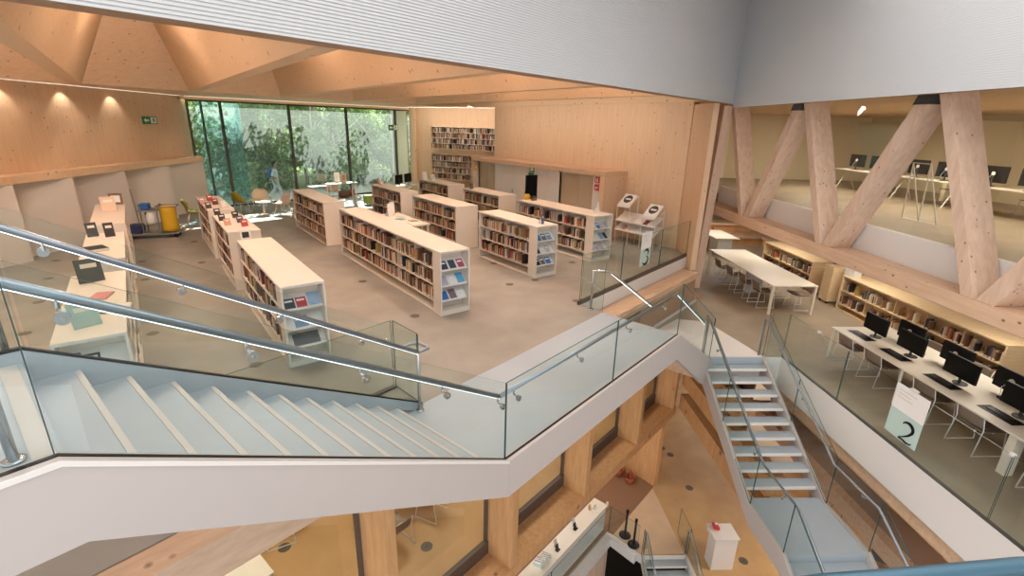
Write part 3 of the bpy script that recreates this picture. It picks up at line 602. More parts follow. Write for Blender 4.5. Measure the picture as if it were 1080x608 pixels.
def bookcase(name, x0, x1, y0, y1, side, end, label, short, cat='bookcase', F0=None, H=1.3, rows=(.25, .58, .91), m='shelf_white', density=.97, group='white double-sided bookcases of the hall', gap=.29, dens_rows=None):
    # a double-sided case: y along its length, near end at y0; side = -1: the face seen looks to -x, +1: to +x
    F0 = F0 or FX
    r = thing(name, F0 @ Matrix.Translation(((x0+x1)/2, (y0+y1)/2, 0)), label, cat, group)
    B = lambda: MB(F0)
    b = B(); b.box((x0, y0, H-.04), (x1, y1, H), m); b.build('top', r, bevel=.004)
    th = .3 if end == 'display' else .045
    xm = (x0+x1)/2
    if end == 'display':
        b = B(); b.box((x0, y0, 0), (x0+.03, y0+th, H-.041), m); b.box((x1-.03, y0, 0), (x1, y0+th, H-.041), m); b.box((x0+.03, y0+th-.03, 0), (x1-.03, y0+th, H-.041), m); b.box((x0+.03, y0+.01, 0), (x1-.03, y0+th-.03, .09), m); b.build('end_panel', r)
        for z in (.28, .58, .9):
            b = B(); b.prism([(x0+.035, y0+.02, z), (x0+.035, y0+.05, z+.0), (x0+.035, y0+th-.035, z+.2), (x0+.035, y0+th-.035, z+.185), (x0+.035, y0+.05, z-.015), (x0+.035, y0+.02, z+.0)][:5], (x1-x0-.07, 0, 0), 'white_paint'); b.build('display_shelf', r)
            cols = [(44, 48, 62), (170, 64, 70), (120, 158, 190), (222, 220, 216), (176, 172, 186), (64, 72, 104), (66, 120, 176), (34, 34, 38), (190, 186, 180), (110, 108, 110)]
            xx = x0+.06; k = 0; spec = SPEC.get(short, {}).get(z)
            if spec:
                for k, (fx, w_, h_, c_) in enumerate(spec):
                    M = F0 @ Matrix.Translation((x0+fx*(x1-x0), y0+.062, z+.0205)) @ Matrix.Rotation(math.atan2(.2, th-.085), 4, 'X'); MAGS.append((M, w_, h_, c_, short, z, k+1))
                continue
            while xx < x1-.2:
                w_ = random.uniform(.13, .17); h_ = random.uniform(.18, .23)
                if random.random() < .82:
                    sl = math.atan2(.2, th-.085)
                    M = F0 @ Matrix.Translation((xx+w_/2, y0+.062, z+.0205)) @ Matrix.Rotation(sl, 4, 'X')
                    MAGS.append((M, w_, h_, random.choice(cols), short, z, k+1))
                xx += w_+.02; k += 1
    else:
        b = B(); b.box((x0, y0, 0), (x1, y0+th, H-.041), m); b.build('end_panel', r)
    b = B(); b.box((x0, y1-.045, 0), (x1, y1, H-.041), m); b.build('end_panel', r)
    ya, yb = y0+th, y1-.045
    b = B(); b.box((xm-.012, ya+.001, .05), (xm+.012, yb-.001, H-.041), m); b.build('back_panel', r)
    b = B(); b.box((x0+.01, ya+.001, 0), (x1-.01, yb-.001, .04), m); b.build('base_board', r)
    for z in rows:
        b = B(); b.box((x0+.012, ya+.001, z-.025), (xm-.013, yb-.001, z), m); b.box((xm+.013, ya+.001, z-.025), (x1-.012, yb-.001, z), m); b.build('shelf', r)
    nb = max(1, round((yb-ya)/.95)); bay = (yb-ya)/nb
    b0 = (x0+.014, xm-.013) if side < 0 else (xm+.013, x1-.014)
    for k in range(1, nb):
        b = B(); y = ya+k*bay; b.box((b0[0]+.05, y-.009, rows[0]+.001), (b0[1], y+.009, H-.042), m); b.build('divider', r)
    # the frame of the face: x along the shelf from its left as one looks at it
    if side < 0: Ff = F0 @ frame(Vector((x0+.03, yb, 0)), Vector((0, -1, 0)), Vector((1, 0, 0)))
    else: Ff = F0 @ frame(Vector((x1-.03, ya, 0)), Vector((0, 1, 0)), Vector((-1, 0, 0)))
    for j, z in enumerate(rows):
        nm = ['bottom', 'middle', 'top'][j] if len(rows) == 3 else ['lower', 'upper'][j]
        for k in range(nb):
            a = k*bay
            d = (dens_rows or density)
            fill_row(Ff, a+.012, a+bay-.012, 0.0, z, gap, short, nm, d if random.random() > .12 else .8, rev=False)
    return r
MAGS = []
SPEC = {'the long central bookcase': {.9: [(.22, .15, .2, (52, 60, 80)), (.5, .15, .2, (60, 66, 84)), (.78, .15, .2, (168, 70, 90))], .58: [(.22, .16, .23, (176, 170, 190)), (.5, .14, .22, (226, 224, 220)), (.78, .17, .24, (92, 160, 200))], .28: [(.22, .16, .2, (50, 100, 170)), (.5, .16, .22, (120, 100, 104)), (.78, .16, .2, (226, 226, 224))]},
 'the near left bookcase': {.9: [(.2, .16, .18, (60, 64, 72)), (.47, .16, .18, (184, 56, 64)), (.77, .19, .24, (150, 172, 196))], .58: [(.42, .2, .2, (120, 142, 168))], .28: [(.5, .4, .22, (92, 96, 98))]}}
cases = [
 ('BC1', 4.34, 5.0, 7.94, 13.66, -1, 'display', 'longest white bookcase in the centre of the hall, with magazines on its near end', 'the long central bookcase'),
 ('BC2', 7.52, 8.2, 8.9, 11.45, -1, 'display', 'white bookcase right of the longest one, with a small card standing on its near end', 'the bookcase right of the longest one'),
 ('BC3', 9.84, 10.6, 9.25, 12.7, -1, 'display', 'white bookcase nearest the timber wall unit, with a yellow mug on top', 'the bookcase by the timber wall unit'),
 ('BC4', 7.34, 8.1, 12.4, 15.25, -1, 'plain', 'white bookcase directly behind the longest one, with a plain near end', 'the plain case behind the longest one'),
 ('BC5', 7.3, 7.96, 16.1, 18.75, -1, 'plain', 'white bookcase near the windows in front of two black computers', 'the case before the computers'),
 ('BC6', 9.83, 10.58, 17.2, 19.75, -1, 'plain', 'farthest white bookcase, with white cards on top, in front of the wall shelves', 'the farthest case with cards'),
 ('BC7', 9.85, 10.6, 13.75, 16.1, -1, 'plain', 'white bookcase in front of the white wall unit doors, with a small frame on top', 'the case before the white doors'),
 ('BC8', 4.28, 4.9, 14.85, 18.35, -1, 'plain', 'white bookcase before the window, between the pink armchairs and the longest bookcase', 'the case by the pink chairs'),
 ('L1', 1.39, 2.02, 7.33, 10.85, -1, 'display', 'white bookcase right behind the staircase rail, with red and blue magazines on its near end', 'the near left bookcase'),
 ('L2', 1.36, 2.0, 11.75, 14.1, -1, 'plain', 'white bookcase with many small books displayed on top, behind the near left one', 'the middle left bookcase'),
 ('L3', 1.36, 1.98, 14.95, 17.75, -1, 'plain', 'white bookcase topped with red and dark books beside the olive chair', 'the far left bookcase'),
 ('W1', -1.02, -.37, 6.6, 9.5, 1, 'display', 'nearest white case of the far-left row, showing an open book and brochures', 'the nearest case of the left row'),
 ('W2', -.99, -.37, 10.4, 12.9, 1, 'plain', 'middle white case of the far-left row, with a dark folder on top', 'the middle case of the left row'),
 ('W3', -.99, -.36, 13.95, 17.35, 1, 'plain', 'last white case of the far-left row, near the cleaning trolley, with a framed picture', 'the last case of the left row'),
]
for c in cases: bookcase('bookcase', *c[1:7], c[7], c[8])
# second level: two long birch cases under the truss (frame E, x of the case = -o)
def flip_case(o0, o1, e0, e1, label, short, dens):
    Fm = frame(Vector((0, 0, Z2)), En, Ed)                     # x outwards (o), y along the edge (e)
    return bookcase('bookcase', o0, o1, e0, e1, -1, 'plain', label, short, F0=Fm, H=1.03, rows=(.2, .6), m='birch', group='birch bookcases under the truss', gap=.34, dens_rows=dens)
flip_case(10.2, 10.86, 8.4, 13.2, 'long birch bookcase behind the row of computers', 'the birch case behind the computers', .74)
flip_case(10.2, 10.86, 14.6, 17.5, 'birch bookcase behind the long white table with pushed-in chairs', 'the birch case behind the long table', .9)
# wall shelves in the far corner
def wall_shelf(x0, x1, z0, z1, n, label, short):
    r = thing('wall_shelf', FS @ Matrix.Translation(((x0+x1)/2, -.12, z0)), label, 'shelf', 'book shelves on the far timber wall')
    b = MB(FS); b.box((x0-.03, -.24, z0-.03), (x0, -.003, z1+.03), 'birch'); b.build('side_panel', r)
    b = MB(FS); b.box((x1, -.24, z0-.03), (x1+.03, -.003, z1+.03), 'birch'); b.build('side_panel', r)
    b = MB(FS); b.box((x0, -.02, z0-.03), (x1, -.003, z1+.03), 'wood_ceiling'); b.build('back_panel', r)
    hgt = (z1-z0)/n
    for k in range(n+1):
        z = z0+k*hgt; b = MB(FS); b.box((x0+.001, -.24, z-.02), (x1-.001, -.021, z), 'shelf_white'); b.build('shelf', r)
        if k < n: fill_row(FS, x0, x1, -.22, z, hgt-.01, short, 'row %d' % (n-k), .95, depth=(.12, .18))
wall_shelf(1.0, 5.4, 2.38, 3.46, 4, 'upper block of book shelves on the far timber wall', 'the upper wall shelves')
wall_shelf(1.0, 5.4, .85, 2.1, 4, 'lower block of book shelves on the far timber wall', 'the lower wall shelves')
# ---- the book itself: covers, spine, page block; a pale shelf mark on the spine
def book_mesh(mark):
    b = MB(); b.box((-.5, 0, 0), (-.42, 1, 1), 'cover'); b.box((.42, 0, 0), (.5, 1, 1), 'cover'); b.box((-.42, 0, 0), (.42, .04, 1), 'cover'); b.box((-.42, .04, .02), (.42, .97, .975), 'pages')
    if mark: b.box((-.43, -.012, .06), (.43, -.001, .17), 'paper')
    o = b.build('book'); return o
protos = [book_mesh(True), book_mesh(False)]
bpy.context.view_layer.update()
dg = bpy.context.evaluated_depsgraph_get(); scn = bpy.context.scene
def seen(p):
    o = EYE.copy(); d = (Vector(p)-o); L = d.length; d.normalize(); o = o+d*.05; L -= .05
    for _ in range(30):
        hit, loc, nrm, idx, ob, mx_ = scn.ray_cast(dg, o, d, distance=L-.02)
        if not hit: return True
        me = ob.evaluated_get(dg).data; mt = me.materials[me.polygons[idx].material_index].name if me.materials else ''
        if not mt.startswith('glass'): return False
        s = (loc-o).length+.004; o = o+d*s; L -= s
        if L < .05: return True
    return True
for it in BOOKS:
    M = it[0]; c = [proj(M @ Vector(p)) for p in ((-.5, 0, 0), (.5, 0, 0), (.5, 0, 1), (-.5, 0, 1))]; a = 0
    if all(c) and all(-5 < q[0] < 1085 and -5 < q[1] < 613 for q in c):
        a = abs(sum(c[i][0]*c[(i+1) % 4][1]-c[(i+1) % 4][0]*c[i][1] for i in range(4)))/2
        if a > 6:
            if not seen(M @ Vector((0, -.02, .75))): a *= .05
    it.append(a)
order = sorted(range(len(BOOKS)), key=lambda i: -BOOKS[i][-1]); chosen = set(order[:300])
cm = MB(); cols = []; first = {}
for i, it in enumerate(BOOKS):
    M, ci, case, row, k, a = it; cname, rgb, _ = PAL[ci]
    j = random.uniform(.88, 1.08); c = lin(*[max(0, min(255, v*j)) for v in rgb])
    key = (case, row); first[key] = first.get(key, 0)+1
    if i in chosen:
        src = protos[0 if random.random() < .6 else 1]
        o = src.copy(); col.objects.link(o); o.matrix_world = M; o.color = (*c, 1)
        tag(o, '%s book, %s from left, %s shelf, %s' % (cname, ordinal(first[key]), row, case), 'book', 'books on %s' % case)
    else:
        vs = [M @ Vector(p) for p in ((-.5, 0, 0), (.5, 0, 0), (.5, 1, 0), (-.5, 1, 0), (-.5, 0, 1), (.5, 0, 1), (.5, 1, 1), (-.5, 1, 1))]
        cm.add(vs, [(4, 5, 6, 7), (0, 1, 5, 4), (1, 2, 6, 5), (2, 3, 7, 6), (3, 0, 4, 7)], 'cover_many'); cols.append(c)
bm_o = cm.build('books'); ca = bm_o.data.color_attributes.new('cover', 'FLOAT_COLOR', 'CORNER')
for i, c in enumerate(cols):
    for q in range(20): ca.data[i*20+q].color = (*c, 1)
tag(bm_o, 'the remaining books filling the shelves of every bookcase in view', 'books', None, 'stuff')
for p in protos: bpy.data.objects.remove(p)
# ---- magazines on the sloping end shelves
for (M, w_, h_, rgb, short, z, k) in MAGS:
    b = MB(M); b.box((-w_/2, -.0, .0), (w_/2, h_, .006), 'paper'); b.box((-w_/2+.004, .004, .0061), (w_/2-.004, h_-.004, .0075), 'cover')
    if random.random() < .7: b.box((-w_/2+.02, h_*.62, .0076), (w_/2-.03, h_*.8, .0082), 'paper')
    o = b.build('magazine'); o.color = (*lin(*rgb), 1)
    row = {.28: 'bottom', .58: 'middle', .9: 'top'}[z]
    tag(o, 'magazine, slot %d, %s end shelf, %s' % (k, row, short), 'magazine', 'magazines on the sloping end shelves')
# ================================================================== FURNITURE AND SMALL THINGS
def P_(b, *a, **k): return b
# ---- lounge chairs
def shell_chair(M, shell, label, legmat='cream'):
    r = thing('lounge_chair', M, label, 'chair')
    def f(u, v):
        x = (u-.5)*2; k = x*x
        if v < .45: q = v/.45; y = -.3+.5*q; z = .43-.03*math.sin(q*PI); w = .24+.07*math.sqrt(q)
        else: q = (v-.45)/.55; y = .2+.02*q+.13*q*q; z = .43+.42*(q-.1*(1-q)*q); w = .31*math.sqrt(max(.05, 1-max(0, (q-.35)/.7)**2.2))
        back = max(0, (v-.4)/.6)
        return (x*w, y-.1*k*min(1, back*2), z+.07*k*(1-back))
    b = MB(M); b.grid(f, 12, 14, shell, .035); b.build('shell', r, True)
    for sx in (-1, 1):
        for sy in (-1, 1):
            b = MB(M); b.tube([(sx*.16, sy*.14, .4), (sx*.26, sy*.24, 0)], [.016, .01], legmat, 8); b.build('leg', r, True)
    return r
def bl_at(x, y, z, rz): return placed(FX, at(x, y, z), rz)
shell_chair(bl_at(275, 222, 0, -.45), 'cream', 'cream shell lounge chair facing the hall in front of the windows')
shell_chair(bl_at(299, 226, 0, -2.3), 'rose', 'pink shell lounge chair turned sideways beside the small white table')
shell_chair(bl_at(207, 236, 0, 1.5), 'olive', 'olive lounge chair left of the bookcase row, nearest the white niches')
shell_chair(bl_at(256, 224, 0, 2.0), 'olive', 'olive lounge chair right of the bookcase topped with red books')
shell_chair(bl_at(352, 211, 0, 2.7), 'rose', 'pink armchair behind the bookcase close to the window planter')
# small tables
def round_table(M, h, r_, label, name='side_table'):
    t = thing(name, M, label, 'table')
    b = MB(M); b.lathe((0, 0, 0), [(r_, h-.025), (r_, h)], 'desk_white', 24); b.build('tabletop', t)
    b = MB(M); b.lathe((0, 0, 0), [(.04, .012), (.035, h-.026)], 'desk_white', 12); b.build('pedestal', t)
    b = MB(M); b.lathe((0, 0, 0), [(r_*.6, 0), (r_*.6, .011)], 'desk_white', 20); b.build('base', t)
round_table(bl_at(279, 226, 0, 0), .5, .28, 'small round white side table between the cream and pink lounge chairs')
p = at(338, 196, .72); lt = thing('window_table', placed(FG, Vector((p.x, p.y, 0))), 'low white table by the window holding a framed picture', 'table')
b = MB(lt.matrix_world); b.box((-.55, -.22, .69), (.55, .22, .72), 'desk_white'); b.build('tabletop', lt)
for sx in (-1, 1):
    for sy in (-1, 1): b = MB(lt.matrix_world); b.tube([(sx*.5, sy*.18, .689), (sx*.5, sy*.18, 0)], .014, 'wire_white', 6); b.build('leg', lt)
p = at(360, 193, .95); lt2 = thing('window_table', placed(FG, Vector((p.x, p.y, 0))), 'tall narrow white table by the window holding two upright cards', 'table')
b = MB(lt2.matrix_world); b.box((-.7, -.2, .92), (.7, .2, .95), 'desk_white'); b.build('tabletop', lt2)
for sx in (-1, 1):
    for sy in (-1, 1): b = MB(lt2.matrix_world); b.tube([(sx*.62, sy*.16, .919), (sx*.62, sy*.16, 0)], .014, 'wire_white', 6); b.build('leg', lt2)
# upright cards, frames, books on display
def stand_book(p, w_, h_, rgb, label, rz=0, lean=.25, name='display_book', cat='book', frame_=None, group=None, t_=.02):
    M = placed(FX, p, rz)
    r = thing(name, M, label, cat, group)
    R = M @ Matrix.Translation((0, 0, .003)) @ Matrix.Rotation(-lean, 4, 'X')
    b = MB(R); b.box((-w_/2, 0, 0), (w_/2, t_, h_), 'cover' if not frame_ else frame_); o = b.build('cover_board', r); o.color = (*lin(*rgb), 1)
    b = MB(R); b.box((-w_*(.32 if frame_ else .3), -.0012, h_*(.2 if frame_ else .62)), (w_*.32, -.0002, h_*.8), 'cover' if frame_ else 'pages'); o = b.build('print', r); o.color = (*lin(*rgb), 1)
    b = MB(M); b.prism([(0, .03, 0), (0, .03+h_*.5, 0), (0, .03+h_*.25, h_*.55)], (.006, 0, 0), 'wire_white'); b.build('easel', r)
    return r
T = 1.301
stand_book(at(123, 216, T), .3, .3, (230, 226, 220), 'small dark-framed picture on the last case of the far-left row', -.1, .2, 'picture_frame', 'picture', 'wood_brown')
stand_book(at(116, 223, T), .3, .36, (220, 190, 164), 'pale pink card standing on the last case of the far-left row', .15, .2, 'display_card', 'card')
stand_book(at(99, 250, T), .18, .28, (60, 64, 66), 'dark book standing at the left side of the middle far-left case', .3)
stand_book(at(117, 250, T), .16, .28, (54, 46, 44), 'dark book standing at the right side of the middle far-left case', .2)
stand_book(at(98, 298, T), .3, .34, (74, 76, 72), 'grey photo book standing on the nearest far-left case', .25)
stand_book(at(94, 345, T), .26, .3, (170, 190, 180), 'pale green book leaning near the front of the nearest far-left case', .3, .55)
def flat_book(p, w_, l_, h_, rgb, label, rz, name='flat_book', cat='book'):
    M = placed(FX, p, rz); r = thing(name, M, label, cat)
    b = MB(M); b.box((-w_/2, -l_/2, 0), (w_/2, l_/2, .003), 'cover'); b.box((-w_/2, -l_/2, h_-.003), (w_/2, l_/2, h_), 'cover'); b.box((-w_/2, -l_/2, .003), (-w_/2+.004, l_/2, h_-.003), 'cover'); o = b.build('cover_board', r); o.color = (*lin(*rgb), 1)
    b = MB(M); b.box((-w_/2+.005, -l_/2+.004, .0035), (w_/2-.004, l_/2-.004, h_-.0035), 'pages'); b.build('pages', r)
    return r
flat_book(at(101, 264, T), .3, .34, .05, (30, 30, 38), 'thick black folder lying on the middle far-left case', .3)
flat_book(at(107, 313, T), .2, .3, .02, (206, 130, 130), 'pink magazine lying on the nearest far-left case', -.3, 'flat_magazine', 'magazine')
M = placed(FX, at(113, 327, T), -.1); r = thing('open_book', M, 'open white book lying on the nearest far-left case', 'book')
for sx in (-1, 1):
    b = MB(M); b.grid(lambda u, v: (sx*u*.24, (v-.5)*.3, .012+.018*math.sin(u*PI)*(1-u*.4)), 8, 2, 'paper', .008); b.build('page_block', r, True)
stand_book(at(243*1.0+17, 253, T), .2, .19, (36, 34, 34), 'small photo stand on the far end of the near left bookcase', .1, .2, 'picture_frame', 'picture', 'white_plastic')
LC = [(214, 213, (176, 130, 120), 'pale red'), (222, 210, (150, 50, 54), 'bright red'), (228, 214, (110, 40, 44), 'dark red'), (221, 218, (90, 70, 60), 'brown'), (237, 216, (226, 220, 214), 'white')]
for k, (x, y, c, n) in enumerate(LC): stand_book(at(x, y+2, T), .15, .17, c, '%s book displayed on the far left bookcase, %s from the left' % (n, ordinal([1, 3, 4, 2, 5][k])), .2+k*.1, .3, group='books displayed on the left bookcases')
LD = [(230, 225, (40, 44, 46), 'black'), (235, 231, (56, 50, 60), 'dark grey'), (241, 236, (200, 150, 130), 'pink'), (249, 228, (30, 30, 34), 'jet black'), (254, 233, (70, 66, 84), 'slate'), (259, 237, (168, 70, 74), 'red')]
for k, (x, y, c, n) in enumerate(LD): stand_book(at(x, y+2, T), .14, .16, c, '%s book displayed on the middle left bookcase, %s' % (n, ['back left', 'second on the left', 'front left', 'back right', 'second on the right', 'front right'][k]), .3, .3, group='books displayed on the left bookcases')
stand_book(at(400, 194, T), .12, .2, (176, 120, 90), 'small brown card on the case before the computers', .4, .2, 'display_card', 'card')
stand_book(at(404, 195, T), .1, .16, (210, 170, 150), 'small pink card on the case before the computers', .4, .2, 'display_card', 'card')
stand_book(at(449, 190.5, T), .26, .36, (240, 236, 230), 'tall white card on the farthest bookcase', .4, .15, 'display_card', 'card', 'paper')
stand_book(at(458, 191, T), .24, .28, (214, 206, 200), 'shorter white card on the farthest bookcase', .5, .3, 'display_card', 'card', 'paper')
stand_book(at(498, 199.5, T), .18, .18, (110, 100, 92), 'small grey frame on the case before the white doors', .4, .2, 'picture_frame', 'picture', 'dark_grey')
stand_book(at(573, 236.5, T), .12, .24, (70, 84, 110), 'small blue card standing on the bookcase right of the longest one', .5, .12, 'display_card', 'card')
stand_book(at(632, 225, T), .16, .3, (238, 238, 238), 'white card with red mark standing on the bookcase by the timber unit', .6, .12, 'display_card', 'card', 'paper')
M = placed(FX, at(555.5, 210.5, T)); r = thing('mug', M, 'yellow mug on the bookcase by the timber wall unit', 'mug')
b = MB(M); b.lathe((0, 0, 0), [(.07, 0), (.085, .02), (.085, .17), (.07, .17), (.07, .03)], 'yellow', 16); b.build('body', r, True)
b = MB(M); b.tube([(.08, 0, .14), (.13, 0, .12), (.13, 0, .06), (.08, 0, .04)], .012, 'yellow', 6); b.build('handle', r, True)
M = placed(FX, at(563, 211.5, T)); r = thing('small_box', M, 'small brown box beside the yellow mug', 'box')
b = MB(M); b.box((-.08, -.06, 0), (.08, .06, .1), 'wood_brown'); b.build('box_body', r); b = MB(M); b.box((-.085, -.065, .101), (.085, .065, .13), 'dark_grey'); b.build('lid', r)
stand_book(at(330+10, 191.5, .721), .5, .36, (206, 170, 140), 'framed brownish picture on the low window table', .2, .15, 'picture_frame', 'picture', 'rose')
stand_book(at(356, 192, .951), .26, .42, (226, 214, 206), 'white card with photo on the tall window table', .2, .1, 'display_card', 'card', 'paper')
stand_book(at(363, 192.5, .951), .26, .4, (170, 140, 120), 'brown card on the tall window table', .2, .1, 'display_card', 'card', 'rose')
# planter, pouf, low display table
M = placed(FX, at(363, 208, 0)); r = thing('planter', M, 'dark planter with bushy leaves by the window', 'plant')
b = MB(M); b.lathe((0, 0, 0), [(.2, 0), (.26, .1), (.25, .32), (.22, .32), (.2, .28)], 'wood_brown', 18); b.build('pot', r, True)
b = MB(M)
for k in range(90):
    a = random.uniform(0, 2*PI); rr = random.uniform(.02, .3); z = random.uniform(.3, .58); c = Vector((rr*math.cos(a), rr*math.sin(a), z)); d = Vector((math.cos(a), math.sin(a), random.uniform(-.4, .8))).normalized()*.1; s = d.cross(Vector((0, 0, 1))).normalized()*.04
    b.add([c, c+d*.5+s, c+d, c+d*.5-s], [(0, 1, 2, 3)], 'leaf_pot')
b.build('foliage', r)
M = placed(FX, at(371, 206.5, 0)); r = thing('planter', M, 'small terracotta pot beside the dark planter', 'plant')
b = MB(M); b.lathe((0, 0, 0), [(.12, 0), (.17, .3), (.15, .3), (.13, .2)], 'terracotta', 16); b.build('pot', r, True)
M = placed(FX, at(390, 216, 0)); r = thing('stool', M, 'small lime green stool behind the longest bookcase near the window', 'stool')
b = MB(M); b.box((-.22, -.22, .06), (.22, .22, .44), 'lime'); b.build('seat', r, bevel=.04)
for sx in (-1, 1):
    for sy in (-1, 1): b = MB(M); b.tube([(sx*.17, sy*.17, .059), (sx*.17, sy*.17, 0)], .015, 'dark_grey', 6); b.build('leg', r)
M = placed(FX, Vector((6.35, 13.9, 0))); dt = thing('display_table', M, 'low white display table behind the longest bookcase, spread with cards', 'table')
b = MB(M); b.box((-.35, -1.1, .76), (.35, 1.1, .8), 'desk_white'); b.build('tabletop', dt)
for sx in (-1, 1):
    for sy in (-1, 1): b = MB(M); b.box((sx*.3-.025, sy*1.02-.025, 0), (sx*.3+.025, sy*1.02+.025, .759), 'desk_white'); b.build('leg', dt)
for k in range(5):
    flat_book(M @ Vector(((-.1, .12)[k % 2], -.85+.4*k, .801)), .2, .28, .015, [(230, 224, 216), (196, 170, 150), (120, 160, 176), (222, 214, 204), (210, 190, 170)][k], 'brochure on the low display table, %s from its near end' % ordinal(k+1), .2*k, 'brochure', 'brochure')
for k, (x, y) in enumerate(((409, 229), (417, 231))): stand_book(M @ Vector((-.15+.2*k, .55+.3*k, .801)), .22, .4, (238, 234, 228), 'white standing card on the low display table, %s one' % ['front', 'back'][k], .5, .1, 'display_card', 'card', 'paper')
# ---- monitors
def monitor(name, M, label, w_=.62, h_=.36, lift=.12, back=False, group=None, cat='monitor'):
    r = thing(name, M, label, cat, group)                 # faces -y
    b = MB(M); b.box((-w_/2, -.02, lift), (w_/2, .025, lift+h_), 'black'); b.build('housing', r, bevel=.004)
    b = MB(M); b.box((-w_/2+.012, -.0215, lift+.018), (w_/2-.012, -.0201, lift+h_-.012), 'screen'); b.build('screen', r)
    b = MB(M); b.box((-.02, .026, .012), (.02, .05, lift+h_*.6), 'dark_grey'); b.build('stand_neck', r)
    b = MB(M); b.lathe((0, .06, 0), [(.11, 0), (.11, .011)], 'dark_grey', 18); b.build('stand_base', r)
    if back:
        b = MB(M); b.tube([(0, .0505, lift+h_*.55), (0, .058, lift+h_*.55)], .05, 'white_plastic', 14); b.build('emblem', r)
        b = MB(M); b.tube([(.02, .056, lift+h_*.5), (.1, .08, lift+.05), (.06, .1, .03), (.2, .12, .006)], .006, 'white_plastic', 6); b.build('cable', r)
    return r
# ---- sled-base chairs
CH = {}
def sled_chair(M, label, key='grey', group='sled chairs at the tables', sc=1.0):
    M = M @ Matrix.Diagonal((sc, sc, sc, 1))
    if key in CH: return copy_tree(CH[key], M, label, group)
    B0 = Matrix.Identity(4); r = thing('sled_chair', B0, label, 'chair', group)        # faces +y
    b = MB(); b.grid(lambda u, v: ((u-.5)*.44, -.22+.44*v, .45-.015*math.sin(v*PI)-.01*math.sin(u*PI)), 6, 6, 'chair_grey', .016); b.build('seat', r, True)
    b = MB(); b.grid(lambda u, v: ((u-.5)*.44, -.235-.05*v-.03*math.sin(u*PI), .49+.21*v), 8, 5, 'chair_grey', .014); b.build('backrest', r, True)
    for sx in (-1, 1):
        x = sx*.235
        b = MB(); b.tube([(x, -.29, .7), (x, -.235, .48), (x*1.05, -.3, .008), (x*1.05, .22, .008), (x, .16, .44)], .0085, 'wire_white', 8); b.build('sled_frame', r, True)
    b = MB(); b.tube([(-.235, -.05, .425), (.235, -.05, .425)], .008, 'wire_white', 6); b.build('cross_bar', r, True)
    r.matrix_world = M; CH[key] = r; return r
# ---- computer desk of the second level
ZD = Z2+.74
def EM(e, o, z, rz=0): return placed(FE, E(e, o, z), rz)     # local x = along e, y = towards -o; rz = pi faces the chair's front outwards
dk = thing('computer_desk', EM(6, 8.45, Z2), 'long white shared desk carrying black monitors on the second level', 'desk')
b = MB(FE); eb(b, 2.2, 10.0, 7.76, 9.14, ZD-.03, ZD, 'desk_white'); b.build('desktop', dk, bevel=.004)
for e in (9.95, 8.0, 2.3):
    for o in (7.8, 9.1): b = MB(FE); b.tube([(e, -o, ZD-.03), (e, -o, Z2)], .025, 'desk_white', 8); b.build('leg', dk)
b = MB(FE); eb(b, 5.9, 6.02, 7.85, 8.0, Z2, ZD-.031, 'desk_white'); b.build('cable_leg', dk)
b = MB(FE); eb(b, 2.3, 9.9, 8.42, 8.48, ZD-.14, ZD-.031, 'desk_white'); b.build('beam', dk)
for k, e in enumerate((9.44, 8.5, 7.42, 6.36, 5.3)):
    monitor('monitor', EM(e, 8.3, ZD+.001, PI+PI), 'black monitor in the front desk row, %s from the far end, screen towards the void' % ordinal(k+1), group=None) if False else None
    Mx = placed(FE, E(e, 8.3, ZD+.001), PI)               # local +y points to +... front (-y) faces small o after the turn
    monitor('monitor', Mx, 'black monitor with dark screen, front desk row, %s from the far end' % ordinal(k+1), group='desk monitors')
    kb = thing('keyboard', placed(FE, E(e+.06, 8.1, ZD+.001), PI), 'black keyboard on a dark mat before the %s front-row monitor' % ordinal(k+1), 'keyboard', 'desk keyboards')
    b = MB(kb.matrix_world); b.box((-.29, -.13, 0), (.29, .11, .004), 'black'); b.build('mat', kb)
    b = MB(kb.matrix_world); b.box((-.21, -.05, .005), (.15, .07, .018), 'dark_grey'); b.build('keys', kb)
    b = MB(kb.matrix_world); b.lathe((.2, .0, .0045), [(.03, 0), (.028, .02), (.012, .03)], 'black', 10); b.build('mouse', kb)
for k, e in enumerate((9.0, 7.95, 6.9, 5.85)):
    monitor('monitor', placed(FE, E(e, 8.72, ZD+.001), 0), 'black monitor seen from behind, rear desk row, %s from the far end' % ordinal(k+1), back=True, group='desk monitors')
    hs = thing('headset', placed(FE, E(e-.42, 8.6, ZD+.001)), 'white headset lying behind the %s rear-row monitor' % ordinal(k+1), 'headset', 'desk headsets')
    b = MB(hs.matrix_world); b.tube([(.08*math.cos(a*PI/8), 0, .05+.09*math.sin(a*PI/8)) for a in range(9)], .011, 'white_plastic', 6); b.build('band', hs, True)
    for sx in (-1, 1): b = MB(hs.matrix_world); b.tube([(sx*.065, 0, .05), (sx*.1, 0, .05)], .042, 'white_plastic', 12); b.build('ear_cup', hs, True)
for k, e in enumerate((9.57, 8.76, 7.5, 6.6, 5.4)):
    sled_chair(placed(FE, E(e, 8.08, Z2+.001), PI), 'grey sled chair on the void side of the computer desk, %s from far' % ordinal(k+1))
for k, e in enumerate((9.2, 8.2, 7.0)):
    sled_chair(placed(FE, E(e, 9.3, Z2+.001), 0), 'grey sled chair on the bookcase side of the computer desk, %s from far' % ordinal(k+1))
